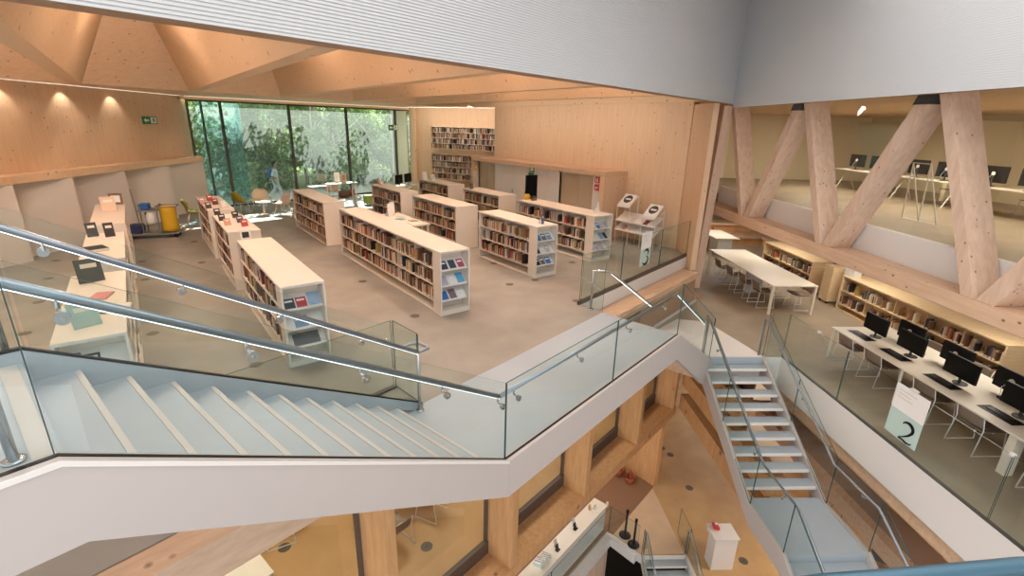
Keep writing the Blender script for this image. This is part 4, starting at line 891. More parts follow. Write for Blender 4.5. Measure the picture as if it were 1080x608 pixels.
# ---- long table
ZT = Z2+.87
t1 = thing('long_table', EM(14.7, 8.47, Z2), 'long white table with chairs pushed in, in front of the birch bookcase', 'table')
b = MB(FE); eb(b, 12.6, 16.8, 7.82, 9.12, ZT-.035, ZT, 'desk_white'); b.build('tabletop', t1, bevel=.004)
for e in (12.64, 16.76):
    for o in (7.86, 9.08): b = MB(FE); eb(b, e-.03, e+.03, o-.03, o+.03, Z2, ZT-.036, 'desk_white'); b.build('leg', t1)
b = MB(FE); eb(b, 14.6, 14.8, 8.2, 8.7, Z2, ZT-.036, 'white_plastic'); b.build('cable_leg', t1)
for k, e in enumerate((13.4, 14.25, 15.1, 15.95)):
    sled_chair(placed(FE, E(e, 8.07, Z2+.001), PI), 'sled chair tucked under the near side of the long table, %s from right' % ordinal(k+1), sc=1.04)
for k, e in enumerate((13.2, 14.3, 15.4)):
    sled_chair(placed(FE, E(e, 9.0, Z2+.001), 0), 'sled chair tucked under the far side of the long table, %s from right' % ordinal(k+1), sc=1.04)
# ---- small white desk and timber benches behind the column
p = at(772, 251, Z2+.74)
sd = thing('reception_desk', placed(FE, Vector((p.x, p.y, Z2))), 'small white desk with a drawer unit behind the big column', 'desk')
M = sd.matrix_world
b = MB(M); b.box((-.2, -.25, .71), (1.6, .75, .74), 'desk_white'); b.build('desktop', sd); b = MB(M); b.box((.1, -.1, 0), (.9, .5, .709), 'white_plastic'); b.build('drawer_unit', sd); b = MB(M); b.box((.3, -.106, .5), (.6, -.101, .6), 'dark_grey'); b.build('slot', sd)
for k, (z1, d0) in enumerate(((-.86, 0), (-.42, .75))):
    r = thing('bench', EM(21.2+d0, 9, Z2), 'long timber bench step behind the long table, %s one' % ['lower', 'upper'][k], 'bench', 'timber bench steps')
    b = MB(FE); eb(b, 21.25+d0, 22.0+d0, 4.5, 13.4, Z2, z1-.1, 'wood_low'); b.build('riser', r); b = MB(FE); eb(b, 21.15+d0, 21.95+d0, 4.4, 13.4, z1-.1+.001, z1, 'wood_long'); b.build('seat', r)
r = thing('bench', EM(19, 12.3, Z2), 'timber bench running towards the birch bookcases under the truss', 'bench', 'timber bench steps')
b = MB(FE); eb(b, 17.8, 21.1, 12.2, 12.9, Z2, -.96, 'wood_low'); b.build('riser', r); b = MB(FE); eb(b, 17.8, 21.1, 12.1, 12.9, -.959, -.86, 'wood_long'); b.build('seat', r)
# book trolley between the birch cases
M = EM(13.75, 10.45, Z2); r = thing('book_trolley', M, 'tall birch panel trolley on castors between the two birch bookcases', 'trolley')
b = MB(M); b.box((-.2, -.3, .08), (.2, .3, 1.15), 'birch'); b.build('panel_body', r)
for sx in (-1, 1):
    for sy in (-1, 1): b = MB(M); b.tube([(sx*.15-.015, sy*.26, .04), (sx*.15+.015, sy*.26, .04)], .04, 'black', 10); b.build('castor', r)
M = EM(13.1, 10.4, Z2+1.031); r = thing('card_box', M, 'white box on the far end of the long birch bookcase', 'box'); b = MB(M); b.box((-.18, -.12, 0), (.18, .12, .16), 'white_plastic'); b.build('box_body', r); b = MB(M); b.box((-.19, -.13, .161), (.19, .13, .19), 'white_plastic'); b.build('lid', r)
# ---- numbers on the guards
def text_mesh(s, size, depth=.004, shear=0, space=1.0):
    cu = bpy.data.curves.new('t', 'FONT'); cu.body = s; cu.size = size; cu.extrude = depth/2; cu.shear = shear; cu.align_x = 'CENTER'; cu.align_y = 'CENTER'; cu.space_character = space
    o = bpy.data.objects.new('t', cu); col.objects.link(o); bpy.context.view_layer.update()
    me = bpy.data.meshes.new_from_object(o.evaluated_get(bpy.context.evaluated_depsgraph_get())); bpy.data.objects.remove(o); return me
def text(name, s, size, M, mt, parent, depth=.004, shear=0):
    me = text_mesh(s, size, depth, shear); me.name = name; me.materials.clear(); me.materials.append(MAT[mt]); o = bpy.data.objects.new(name, me); col.objects.link(o); o.matrix_world = M
    o.parent = parent; o.matrix_parent_inverse = parent.matrix_world.inverted(); return o
def ribbon_digit(name, strokes, M, parent, mt='black', r=.02):
    b = MB(M)
    for pts, w_ in strokes:
        P = [Vector(p) for p in pts]; vs = []; fs = []
        for i, p in enumerate(P):
            d = (P[min(i+1, len(P)-1)]-P[max(i-1, 0)]).normalized(); n_ = Vector((-d.y, d.x, 0))*w_[i]; vs += [p+n_, p-n_]
        k = len(vs); vs2 = [v-Vector((0, 0, .004)) for v in vs]
        for i in range(len(P)-1): a = 2*i; fs += [(a, a+1, a+3, a+2), (a+k+2, a+k+3, a+k+1, a+k), (a, a+2, a+k+2, a+k), (a+3, a+1, a+k+1, a+k+3)]
        b.add(vs+vs2, fs, mt)
    return b.build(name, parent)
def level_sign(M, w_, h_, digit, label):
    # M: origin at the foot centre, x to the reader's right, z up, -y to the reader
    r = thing('level_sign', M, label, 'sign')
    b = MB(M); b.box((-w_/2, -.012, h_*.52), (w_/2, 0, h_), 'paper'); b.build('white_panel', r)
    b = MB(M); b.box((-w_/2, -.010, 0), (w_/2, -.001, h_*.52), 'sign_teal'); b.build('tinted_panel', r)
    b = MB(M); b.box((-w_*.1, -.03, h_+.0), (w_*.1, .03, h_+.03), 'white_plastic'); b.build('hook', r)
    D = M @ Matrix.Translation((.02 if digit == '3' else .09, -.0145, h_*(.27 if digit == '3' else .22))) @ Matrix.Rotation(PI/2, 4, 'X') @ Matrix.Scale(1.0 if digit == '3' else .84, 4)
    if digit == '3':
        up = [(.13*math.cos(math.radians(a)), .09+.085*math.sin(math.radians(a)), 0) for a in range(155, -75, -23)]
        lo = [(.15*math.cos(math.radians(a))-.01, -.1+.105*math.sin(math.radians(a)), 0) for a in range(78, -165, -22)]
        st_ = [(up, [.008+.026*math.sin(PI*i/(len(up)-1))**1.2 for i in range(len(up))]), (lo, [.008+.03*math.sin(PI*i/(len(lo)-1))**1.2 for i in range(len(lo))])]
    else:
        up = [(.125*math.cos(math.radians(a)), .08+.11*math.sin(math.radians(a)), 0) for a in range(160, -25, -20)]+[(.06, -.04, 0), (-.02, -.11, 0), (-.13, -.185, 0)]
        ba = [(-.14, -.195, 0), (-.05, -.185, 0), (.05, -.2, 0), (.14, -.185, 0), (.165, -.15, 0)]
        st_ = [(up, [.008+.028*math.sin(PI*min(1, i/(len(up)-1)))**1.2 for i in range(len(up))]), (ba, [.012, .02, .02, .014, .006])]
    ribbon_digit('digit', st_, D, r)
    for k, wd in enumerate((.7, .5, .6)):
        b = MB(M); z = h_*(.9-.07*k); b.box((-w_*.4, -.0128, z), (-w_*.4+w_*.8*wd, -.0121, z+.008), 'panel_beige'); b.build('print_line', r)
    return r
level_sign(placed(FW, W(7.88, 2.165, .3)), .55, .85, '3', 'white and pale green hanging panel with a black 3 on the hall guard')
Ms = Matrix.Identity(4); Ms.col[0][:3] = -Ed; Ms.col[1][:3] = En; Ms.col[2][:3] = (0, 0, 1); Ms.translation = E(6.55, 6.685, -1.1)
level_sign(Ms, .62, .88, '2', 'white and pale green hanging panel with a black 2 on the second level guard')
# ---- exit and fire signs
def exit_sign(M, label, w_=.62, h_=.26):
    r = thing('exit_sign', M, label, 'sign')
    b = MB(M); b.box((-w_/2, 0, 0), (w_/2, .015, h_), 'green_sign'); b.build('panel', r)
    y = -.001
    b = MB(M); b.add([(-w_*.42, y, h_*.5), (-w_*.27, y, h_*.82), (-w_*.27, y, h_*.62), (-w_*.06, y, h_*.62), (-w_*.06, y, h_*.38), (-w_*.27, y, h_*.38), (-w_*.27, y, h_*.18)], [(0, 1, 2, 3, 4, 5, 6)], 'paper'); b.build('arrow', r)
    b = MB(M); b.box((w_*.05, y-.001, h_*.1), (w_*.45, y+.0005, h_*.9), 'paper'); b.build('doorway', r)
    b = MB(M); y = -.0035
    for pts in ([(.2, .78), (.2, .5)], [(.2, .5), (.12, .2)], [(.2, .5), (.28, .42), (.3, .2)], [(.12, .6), (.2, .68), (.3, .55)]): b.tube([(w_*p[0]+w_*.04, y, h_*p[1]) for p in pts], .012, 'green_sign', 6)
    b.lathe((w_*.25, y, h_*.8), [(.004, -.012), (.016, 0), (.004, .012)], 'green_sign', 8); b.build('running_figure', r)
    return r
Me = Matrix.Identity(4); Me.col[0][:3] = Ed; Me.col[1][:3] = -En; Me.col[2][:3] = (0, 0, 1); Me.translation = E(18.9, -12.18, 3.33)
exit_sign(Me, 'green exit sign with white arrow on the left timber wall', .78, .26)
exit_sign(placed(FG, GA+Gd*9.55-Gn*.09+Vector((0, 0, 3.2))), 'green exit sign with arrow on the window wall by the right mullion', .6, .28)
def fire_sign(p, kind, label):
    M = frame(p, Vector((0, -1, 0)), Vector((1, 0, 0))); r = thing('fire_sign', M, label, 'sign')
    b = MB(M); b.box((-.1, -.012, 0), (.1, 0, .2), 'red_sign'); b.build('panel', r); b = MB(M); y = -.0135
    if kind == 0: b.box((-.06, y, .03), (-.035, y+.001, .17), 'paper'); b.box((.0, y, .03), (.05, y+.001, .13), 'paper'); b.box((.01, y, .14), (.06, y+.001, .155), 'paper')
    else: b.box((-.05, y, .04), (.0, y+.001, .12), 'paper'); b.add([(.01, y, .1), (.07, y, .16), (.05, y, .08)], [(0, 1, 2)], 'paper')
    b.build('symbol', r)
# ---- timber wall unit
bx = thing('wall_unit', placed(FX, Vector((12.75, 15, 0))), 'long timber-framed wall unit with white doors and beige panels beside the wood wall', 'cabinet')
X0, X1, Ya, Yb, ZB = 12.2, 13.295, 11.15, 19.2, 2.24
b = MB(); b.box((X0, Ya, ZB-.16), (X1, Yb, ZB), 'wood_long'); b.build('top', bx)
b = MB(); b.box((X0, Ya, 0), (X1, Ya+.2, ZB-.161), 'wood_wall'); b.build('end_panel', bx)
b = MB(); b.box((X0, Yb-.12, 0), (X1, Yb, ZB-.161), 'wood_wall'); b.build('end_panel', bx)
b = MB(); b.box((X0+.1, Yb-.32, 0), (X0+.16, Yb-.121, ZB-.161), 'white_paint'); b.build('white_panel', bx)
for y0, y1, mt, nm in ((17.5, 18.2, 'panel_beige', 'glazed_door'), (18.21, 18.87, 'panel_beige', 'glazed_door'), (16.95, 17.49, 'white_paint', 'white_panel'), (16.15, 16.94, 'white_paint', 'door'), (15.3, 16.14, 'white_paint', 'door'), (14.1, 15.29, 'white_paint', 'white_panel'), (13.45, 14.09, 'white_paint', 'white_panel'), (12.55, 13.44, 'panel_beige', 'sliding_panel'), (11.75, 12.54, 'panel_beige', 'sliding_panel'), (11.36, 11.74, 'white_paint', 'white_panel')):
    x = X0+(.1 if nm in ('white_panel', 'door') else .22)
    b = MB(); b.box((x, y0, .04), (x+.04, y1, ZB-.165), mt); d_ = b.build(nm, bx)
    if nm == 'door': h_ = MB(); h_.box((x-.03, y0+.06, .98), (x-.001, y0+.09, 1.12), 'steel'); h_.build('handle', d_); s_ = MB(); s_.box((x-.012, y0+.05, .62), (x-.001, y1-.05, .66), 'steel'); s_.build('bar', d_)
b = MB(); b.box((X0+.09, Ya+.21, 0), (X0+.4, Yb-.33, .039), 'white_paint'); b.build('plinth', bx)
fire_sign(Vector((X0+.085, 11.55, 1.86)), 0, 'red fire extinguisher sign at the right end of the timber wall unit'); fire_sign(Vector((X0+.085, 11.55, 1.6)), 1, 'red fire alarm sign below the extinguisher sign')
M = frame(Vector((X0+.08, 15.0, 1.66)), Vector((0, -1, 0)), Vector((1, 0, 0))); r = thing('exit_sign', M, 'two small green signs, one above the other, on the white wall unit doors', 'sign')
b = MB(M); b.box((-.14, 0, .24), (.14, .01, .5), 'green_sign'); b.build('panel', r); b = MB(M); b.box((-.09, -.002, .29), (.09, -.0005, .45), 'paper'); b.build('symbol', r); b = MB(M); b.box((-.2, 0, 0), (.12, .01, .22), 'green_sign'); b.build('panel', r)
M = frame(Vector((X0+.085, 18.95, 1.66)), Vector((0, -1, 0)), Vector((1, 0, 0))); r = thing('notice', M, 'ochre notice on the left end of the timber wall unit', 'sign'); b = MB(M); b.box((-.12, -.01, 0), (.12, 0, .3), 'yellow'); b.build('board', r); b = MB(M); b.box((-.07, -.012, .06), (.07, -.0101, .2), 'paper'); b.build('print', r)
# tall information screen behind the bookcase with the mug
M = placed(FX, Vector((11.25, 13.75, 0)), -.05); r = thing('info_screen', M, 'tall black information screen on a stand behind the yellow mug', 'screen')
b = MB(M); b.box((-.05, -.03, .02), (.05, .03, .95), 'dark_grey'); b.build('column', r); b = MB(M); b.box((-.3, -.25, 0), (.3, .25, .02), 'dark_grey'); b.build('foot', r)
b = MB(M); b.box((-.24, -.05, .95), (.24, .03, 1.95), 'black'); b.build('housing', r, bevel=.006); b = MB(M); b.box((-.22, -.0525, .98), (.22, -.0505, 1.92), 'screen'); b.build('screen', r)
# catalogue computers by the window
M0 = placed(FX, Vector((10.2, 22.1, 0)), .6); r = thing('computer_table', M0, 'white table with two black computers near the window corner', 'table')
b = MB(M0); b.box((-.9, -.35, .7), (.9, .35, .74), 'desk_white'); b.build('tabletop', r)
for sx in (-1, 1):
    for sy in (-1, 1): b = MB(M0); b.box((sx*.85-.02, sy*.3-.02, 0), (sx*.85+.02, sy*.3+.02, .699), 'desk_white'); b.build('leg', r)
for k, x in enumerate((-.4, .42)): monitor('monitor', M0 @ Matrix.Translation((x, 0, .741)) @ Matrix.Rotation(PI, 4, 'Z'), 'black computer on the window corner table, %s one' % ['left', 'right'][k], .62, .4, .14)
# ---- brochure stand
M = placed(FX, Vector((12.62, 10.72, 0)), -PI/2); r = thing('brochure_stand', M, 'white wire brochure stand with sloping trays against the wood wall', 'display stand')
# local x runs to the right along the wall (towards -Y), -y faces the reader
M = frame(Vector((12.62, 10.72, 0)), Vector((0, -1, 0)), Vector((1, 0, 0))); r.matrix_world = M; bpy.context.view_layer.update()
for x, h_ in ((0, 1.55), (.52, 1.55), (1.02, 1.2), (1.55, 1.2)):
    b = MB(M); b.tube([(x, -.16, 0), (x, -.16, h_-.28), (x, .22, h_), (x, .22, 0)], .011, 'wire_white', 6); b.build('upright', r)
for z in (.42, .72): b = MB(M); b.prism([(0, -.2, z), (0, .22, z+.26), (0, .22, z+.275), (0, -.2, z+.015)], (1.55, 0, 0), 'white_paint'); b.build('tray', r); b = MB(M); b.box((0, -.215, z), (1.55, -.201, z+.05), 'white_paint'); b.build('tray_lip', r)
for x0, z in ((0, 1.18), (1.03, .98)):
    b = MB(M); b.prism([(x0, -.2, z), (x0, .18, z+.36), (x0, .18, z+.375), (x0, -.2, z+.015)], (.5, 0, 0), 'white_paint'); b.build('tray', r)
    Mt = M @ Matrix.Translation((x0+.25, -.16, z+.06)) @ Matrix.Rotation(math.atan2(.36, .38), 4, 'X')
    q = thing('poster', Mt, 'white poster with dark round picture, %s tray of the wire stand' % ('upper left' if x0 == 0 else 'right'), 'poster', 'posters of the brochure stand')
    b = MB(Mt); b.box((-.23, 0, .0), (.23, .48, .006), 'paper'); b.build('sheet', q)
    b = MB(Mt); b.lathe((0, .27, .0065), [(.16, 0), (.16, .0015)], 'dark_grey', 24); b.build('round_picture', q)
    b = MB(Mt); b.box((-.1, .24, .0082), (.11, .3, .009), 'paper'); b.build('figures', q)
for k, (x, z, c) in enumerate(((.3, .72, (226, 220, 214)), (.62, .72, (216, 206, 200)), (.85, .72, (232, 226, 220)), (1.15, .72, (120, 50, 80)), (.3, .42, (196, 150, 120)), (.75, .42, (220, 214, 206)))):
    Mt = M @ Matrix.Translation((x, -.185, z+.02)) @ Matrix.Rotation(math.atan2(.26, .42), 4, 'X')
    b = MB(Mt); b.box((-.09, .01, 0), (.09, .26, .008), 'paper'); b.box((-.086, .014, .0081), (.086, .256, .0095), 'cover'); o = b.build('leaflet'); o.color = (*lin(*c), 1); tag(o, 'leaflet on the %s long tray of the wire stand, %s from the left' % ('upper' if z > .5 else 'lower', ordinal(k+1 if z > .5 else k-3)), 'leaflet', 'leaflets on the wire stand')
# ---- cleaning trolley
M = placed(FX, at(168, 250, 0), -.25); r = thing('cleaning_trolley', M, 'cleaning trolley with a yellow bag and blue bins by the white niches', 'trolley')
b = MB(M); b.box((-.75, -.28, .12), (.6, .28, .17), 'trolley_grey'); b.build('base', r)
for sx in (-.65, .5):
    for sy in (-1, 1): b = MB(M); b.tube([(sx, sy*.22-.02, .06), (sx, sy*.22+.02, .06)], .06, 'black', 12); b.build('wheel', r)
for x in (-.3, .12): b = MB(M); b.tube([(x, -.25, .17), (x, -.25, 1.0), (x, .25, 1.0), (x, .25, .17)], .018, 'trolley_grey', 8); b.build('frame', r)
b = MB(M); b.box((-.35, -.27, .84), (.15, .27, .88), 'trolley_grey'); b.build('tray', r)
b = MB(M); b.grid(lambda u, v: (.36+.24*math.cos(2*PI*u)*(1-.1*math.sin(v*PI)), .26*math.sin(2*PI*u)*(1-.12*v), .2+.74*v), 18, 6, 'yellow', .012); b.build('bag', r, True)
b = MB(M); b.tube([(.62, -.27, .96), (.62, .27, .96), (.12, .27, .96), (.12, -.27, .96)], .016, 'trolley_grey', 8, closed=True); b.build('bag_rim', r)
b = MB(M); b.box((-.7, -.22, .18), (-.36, .22, .42), 'navy'); b.build('bucket', r, bevel=.02)
b = MB(M); b.box((-.34, -.2, .885), (-.1, .2, 1.05), 'blue'); b.build('bin', r, bevel=.02)
b = MB(M); b.tube([(-.42, 0, .18), (-.5, .02, 1.5)], .014, 'trolley_grey', 8); b.build('mop_handle', r); b = MB(M); b.lathe((-.05, -.3, .45), [(.1, 0), (.14, .1), (.12, .28), (.05, .38)], 'white_plastic', 12); b.build('white_bag', r, True)
# ---- floor boxes
def disc(p, r_, label): b = MB(Matrix.Translation(p)); b.lathe((0, 0, 0), [(r_, .0005), (r_, .006), (r_*.8, .009)], 'disc_dark', 20); b.lathe((0, 0, .0092), [(r_*.45, 0), (r_*.42, .003)], 'bronze', 12); o = b.build('floor_box'); tag(o, label, 'floor outlet', 'round floor outlets'); return o
FBX = [(520.6, 278, 'first one behind the glass 3 guard'), (537.5, 300, 'below the display end of the case right of the longest one'), (564.5, 295.5, 'nearest that case end'), (603.5, 277, 'in front of the bookcase by the timber unit'), (608, 317.5, 'left of the 3 guard'), (437.5, 333.5, 'beside the near end of the longest bookcase'), (382.3, 297, 'along the longest bookcase'), (59, 275, 'left of the far-left row, farthest'), (51, 294, 'left of the far-left row, second'), (41, 319, 'left of the far-left row, third'), (26, 352, 'left of the far-left row, nearest'), (161, 352, 'right of the far-left row, nearest'), (153, 295, 'right of the far-left row, second'), (150, 276, 'right of the far-left row, farthest'), (270, 385, 'beside the near left bookcase'), (213, 277, 'left of the middle left bookcase'), (205, 255, 'left of the far left bookcase')]
for x, y, l in FBX: disc(at(x, y, 0), .095, 'floor outlet, %s' % l)
for x, y, l in ((698, 473, 'between the wood fin and the open stair, upper'), (707, 480, 'between the wood fin and the open stair, lower'), (727, 515, 'in front of the pale floor triangle'), (784, 592, 'right of the white pedestal')): disc(at(x, y, ZG), .14, 'round ground floor outlet, %s' % l)
for x, y, l in ((300, 578, 'seen under the left part of the staircase'), (450, 577, 'seen under the middle of the staircase')): disc(at(x, y, ZL), .12, 'round outlet on the lower reading floor, %s' % l)
# ---- ground floor: counter, stanchions, pedestal
ct = thing('counter', placed(FW, W(5.5, 3, ZG)), 'long white counter on the ground floor with small objects on it', 'counter')
b = MB(FW); b.box((1.5, 2.72, -8.06), (8.43, 3.22, -8.0), 'desk_white'); b.build('countertop', ct); b = MB(FW); b.box((1.5, 2.76, ZG+.013), (8.4, 3.1, -8.061), 'white_paint'); b.build('body', ct); b = MB(FW); b.box((8.38, 2.7, -8.0), (8.43, 2.76, -7.86), 'desk_white'); b.build('end_lip', ct)
for k, (s, t, h_, c) in enumerate(((5.9, 2.9, .16, 'dark_grey'), (6.0, 3.02, .2, 'white_plastic'), (6.9, 2.95, .18, 'black'), (7.0, 3.05, .22, 'white_plastic'), (7.9, 3.05, .14, 'birch'), (8.05, 2.95, .1, 'white_plastic'))):
    M = placed(FW, W(s, t, -7.999)); r = thing('counter_object', M, 'small %s holder on the white ground floor counter, %s from its near end' % ({'dark_grey': 'grey', 'white_plastic': 'white', 'black': 'black', 'birch': 'tan'}[c], ordinal(k+1)), 'holder', 'holders on the counter')
    b = MB(M); b.box((-.07, -.05, 0), (.07, .05, .02), c); b.build('foot', r); b = MB(M @ Matrix.Translation((0, .02, .02)) @ Matrix.Rotation(-.2, 4, 'X')); b.box((-.06, -.006, 0), (.06, .006, h_), c); b.build('leaf', r)
for k in range(7):
    M = placed(FW, W(5.05+.075*k, 2.98+.02*(k % 2), -7.999), .3+.1*(k % 3)); b = MB(M @ Matrix.Rotation(-.25, 4, 'Y')); b.box((-.012, -.12, 0), (.012, .12, .26), 'paper'); b.box((-.0125, -.12, .03), (-.0121, .1, .2), 'sign_teal'); tag(b.build('folder'), 'white folder in the leaning bunch at the near end of the counter, %s one' % ordinal(k+1), 'folder', 'leaning folders on the counter')
for k, (x, y) in enumerate(((659, 565), (668, 575))):
    M = placed(FX, at(x, y, ZG+.013)); r = thing('stanchion', M, 'black barrier post with round base behind the ground floor guard, %s one' % ['left', 'right'][k], 'post', 'black barrier posts')
    b = MB(M); b.lathe((0, 0, 0), [(.19, 0), (.19, .02), (.05, .04)], 'black', 24); b.build('base', r, True); b = MB(M); b.lathe((0, 0, .04), [(.035, 0), (.035, .86), (.045, .88), (.045, .97), (.02, .98)], 'black', 14); b.build('pole', r, True)
p = at(757, 600, ZG); M = placed(FE, Vector((p.x, p.y, ZG)), 0); r = thing('pedestal', M, 'white sloping pedestal desk beside the ground floor stair', 'desk')
b = MB(M); b.prism([(-.05, -.42, 0), (.4, -.42, 0), (.4, .25, 0), (-.05, .25, 0)], (0, 0, 1.15), 'white_paint'); b.build('body', r); b = MB(M); b.box((-.08, -.46, 1.151), (.55, .3, 1.18), 'white_paint'); b.build('top', r); b = MB(M); b.box((.4, -.46, .98), (.54, .26, 1.15), 'white_paint'); b.build('rim', r)
q = thing('red_leaflet', M @ Matrix.Translation((.36, .1, 1.182)), 'red and white leaflet holder on the white pedestal', 'leaflet'); b = MB(q.matrix_world); b.prism([(-.1, -.08, 0), (.1, -.08, 0), (.1, .08, .06), (-.1, .08, .06)], (0, 0, .1), 'red_sign'); b.build('holder', q); b = MB(q.matrix_world); b.box((-.03, -.05, .165), (.05, .03, .169), 'paper'); b.build('card', q)
for k, (x, y) in enumerate(((664, 508), (652, 500))):
    M = placed(FX, at(x, y, ZG+.014), .6); r = thing('basket', M, 'terracotta basket on the ground floor behind the wood fin, %s one' % ['front', 'back'][k], 'basket', 'terracotta baskets')
    b = MB(M); b.grid(lambda u, v: ((.2+.05*v)*math.cos(2*PI*u), (.14+.04*v)*math.sin(2*PI*u), .26*v), 14, 3, 'terracotta', .012); b.build('side', r, True); b = MB(M); b.box((-.17, -.11, .0), (.17, .11, .012), 'terracotta'); b.build('bottom', r); b = MB(M); b.tube([(-.25, 0, .26), (-.2, 0, .36), (.2, 0, .36), (.25, 0, .26)], .012, 'terracotta', 6); b.build('handle', r, True)
for k, (x, y) in enumerate(((888, 541), (903, 553), (924, 600))):
    p = at(x, y, ZG+.001); c_ = sled_chair(placed(FE, p, .4*k), 'dark chair on the ground floor seen past the open stair, %s one' % ['far', 'middle', 'near'][k], 'dark', 'dark chairs on the ground floor')
    if k == 0:
        for ch in c_.children:
            ch.data.materials.clear(); ch.data.materials.append(MAT['dark_grey'])
# ---- lower reading room: tables and chairs behind the glass
for k, (s, t) in enumerate(((-1.9, 4.4), (1.6, 4.3))):
    M = placed(FW, W(s, t, ZL+.001)); r = thing('reading_table', M, 'white table in the lower glazed room, %s' % ['left, under the staircase', 'right, with chairs'][k], 'table', 'tables of the lower glazed room')
    b = MB(M); b.box((-.7, -.4, .71), (.7, .4, .74), 'desk_white'); b.build('tabletop', r)
    for sx in (-1, 1):
        for sy in (-1, 1): b = MB(M); b.box((sx*.65-.02, sy*.35-.02, 0), (sx*.65+.02, sy*.35+.02, .709), 'desk_white'); b.build('leg', r)
for s, t, rz, l in ((-.55, 5.4, 1.2, 'beside the left table'), (.95, 3.6, 0, 'in front of the right table, left'), (1.95, 3.7, .3, 'in front of the right table, right'), (-1.9, 3.7, .1, 'in front of the left table')):
    sled_chair(placed(FW, W(s, t, ZL+.001), rz), 'grey sled chair in the lower glazed room, %s' % l, 'grey', 'chairs of the lower glazed room')
# ---- office behind the truss
def office_desk(e0, e1, o, label):
    r = thing('office_desk', placed(FE, E((e0+e1)/2, o, ZO)), label, 'desk', 'desks of the room behind the truss')
    b = MB(FE); eb(b, e0, e1, o-.4, o+.4, ZO+.71, ZO+.74, 'desk_white'); b.build('desktop', r)
    for e in (e0+.15, e1-.15):
        b = MB(FE); b.tube([(e, -(o-.36), ZO), (e, -o, ZO+.71), (e, -(o+.36), ZO)], .018, 'wire_white', 6); b.build('trestle', r)
for k, (e0, e1, o) in enumerate(((16.2, 18.4, 13.3), (13.4, 15.6, 13.2), (11.0, 13.2, 13.2), (8.6, 10.8, 13.6))):
    office_desk(e0, e1, o, 'white trestle desk behind the truss glass, %s from the left' % ordinal(k+1))
    for j, f in enumerate((.27, .73)):
        e = e0+(e1-e0)*f
        monitor('monitor', placed(FE, E(e, o-.05, ZO+.741), .15), 'black monitor seen from behind on the %s office desk, %s one' % (ordinal(k+1), ['right', 'left'][j]), .62, .42, .1, True, 'office monitors')
    sled_chair(placed(FE, E((e0+e1)/2, o+.75, ZO+.001), 0), 'chair behind the %s office desk' % ordinal(k+1), 'grey', 'office chairs')
M = placed(FE, E(11.2, 10.0, ZO)); r = thing('wire_stand', M, 'white wire A-shaped stand behind the truss glass', 'stand')
for x in (0, .5): b = MB(M); b.tube([(x-.1, 0, 1.35), (x-.35, -.3, .01), (x+.15, -.3, .01), (x-.1, 0, 1.35)], .012, 'wire_white', 6); b.build('frame', r)
b = MB(M); b.tube([(-.1, 0, 1.35), (.4, 0, 1.35)], .012, 'wire_white', 6); b.build('cross_bar', r)
# ================================================================== OUTSIDE THE WINDOWS
slab('floor', [(-12, 24.1), (2.0, 24.1), (13, 26.4), (30, 26.4), (30, 60), (-30, 60), (-30, 24.1)], -.6, -.03, 'paving')
def tree_meshes(seed, H, R, n, lm, base):
    random.seed(seed); t = thing('tree', Matrix.Identity(4), 'x', 'tree')
    b = MB(); pts = [Vector((0, 0, 0))]
    for k in range(1, 7): pts.append(Vector((random.uniform(-.12, .12)*k*.5, random.uniform(-.12, .12)*k*.5, H*.85*k/6)))
    b.tube(pts, [.11*(1-.12*k) for k in range(7)], 'bark', 8)
    for k in range(7):
        p = pts[random.randint(2, 5)]; a = random.uniform(0, 2*PI); L = random.uniform(.5, 1.0)*R
        b.tube([p, p+Vector((math.cos(a)*L*.5, math.sin(a)*L*.5, L*.5)), p+Vector((math.cos(a)*L, math.sin(a)*L, L*.9))], [.045, .03, .012], 'bark', 6)
    b.build('trunk', t, True)
    b = MB(); cl = [(Vector((random.gauss(0, R*.5), random.gauss(0, R*.5), base+random.random()*(H-base))), random.uniform(.4, .9)*R*.6) for _ in range(16)]
    for k in range(n):
        c, r_ = random.choice(cl); v = Vector((random.gauss(0, 1), random.gauss(0, 1), random.gauss(0, .8))).normalized()*r_*random.random()**.4
        p = c+v; d = Vector((random.gauss(0, 1), random.gauss(0, 1), random.gauss(0, 1))).normalized(); s = d.orthogonal().normalized(); L = random.uniform(.07, .15)
        b.add([p-d*L, p+s*L*.5, p+d*L, p-s*L*.5], [(0, 1, 2, 3)], lm)
    b.build('crown', t); return t
T0 = [tree_meshes(11, 6.2, 1.9, 3600, 'leaf', 1.2), tree_meshes(12, 7.0, 1.7, 3200, 'leaf_pale', 1.6), tree_meshes(13, 5.4, 2.1, 3800, 'leaf', .4), tree_meshes(14, 3.2, 1.7, 3000, 'leaf_pale', .1)]
random.seed(5)
spots = [(2.2, 27.2, 2), (4.6, 28.9, 1), (6.6, 29.9, 0), (8.6, 30.2, 1), (10.2, 31.0, 0), (13.9, 31.2, 1), (15.0, 29.2, 0), (.6, 28.4, 0), (3.2, 30.4, 0), (5.6, 31.0, 2), (8.2, 31.2, 0), (11.0, 31.6, 2), (14.0, 32.0, 0), (17.0, 31.5, 2), (-1.2, 30.5, 2), (1.5, 33.5, 0), (4.8, 34.5, 1), (7.8, 34.5, 2), (11.5, 35.5, 0), (15.5, 35.5, 2), (19.5, 35, 0), (3.6, 29, 3), (6.2, 29.5, 3), (9.6, 29.8, 3), (12.2, 30.3, 3), (14.8, 30.9, 3), (17.6, 30.4, 3), (-.4, 32.5, 2), (20.5, 32.5, 2)]
kind = ['broad green tree', 'slender pale-trunked tree', 'dense dark tree', 'low leafy shrub']
used = set(); cnt = [0]*4
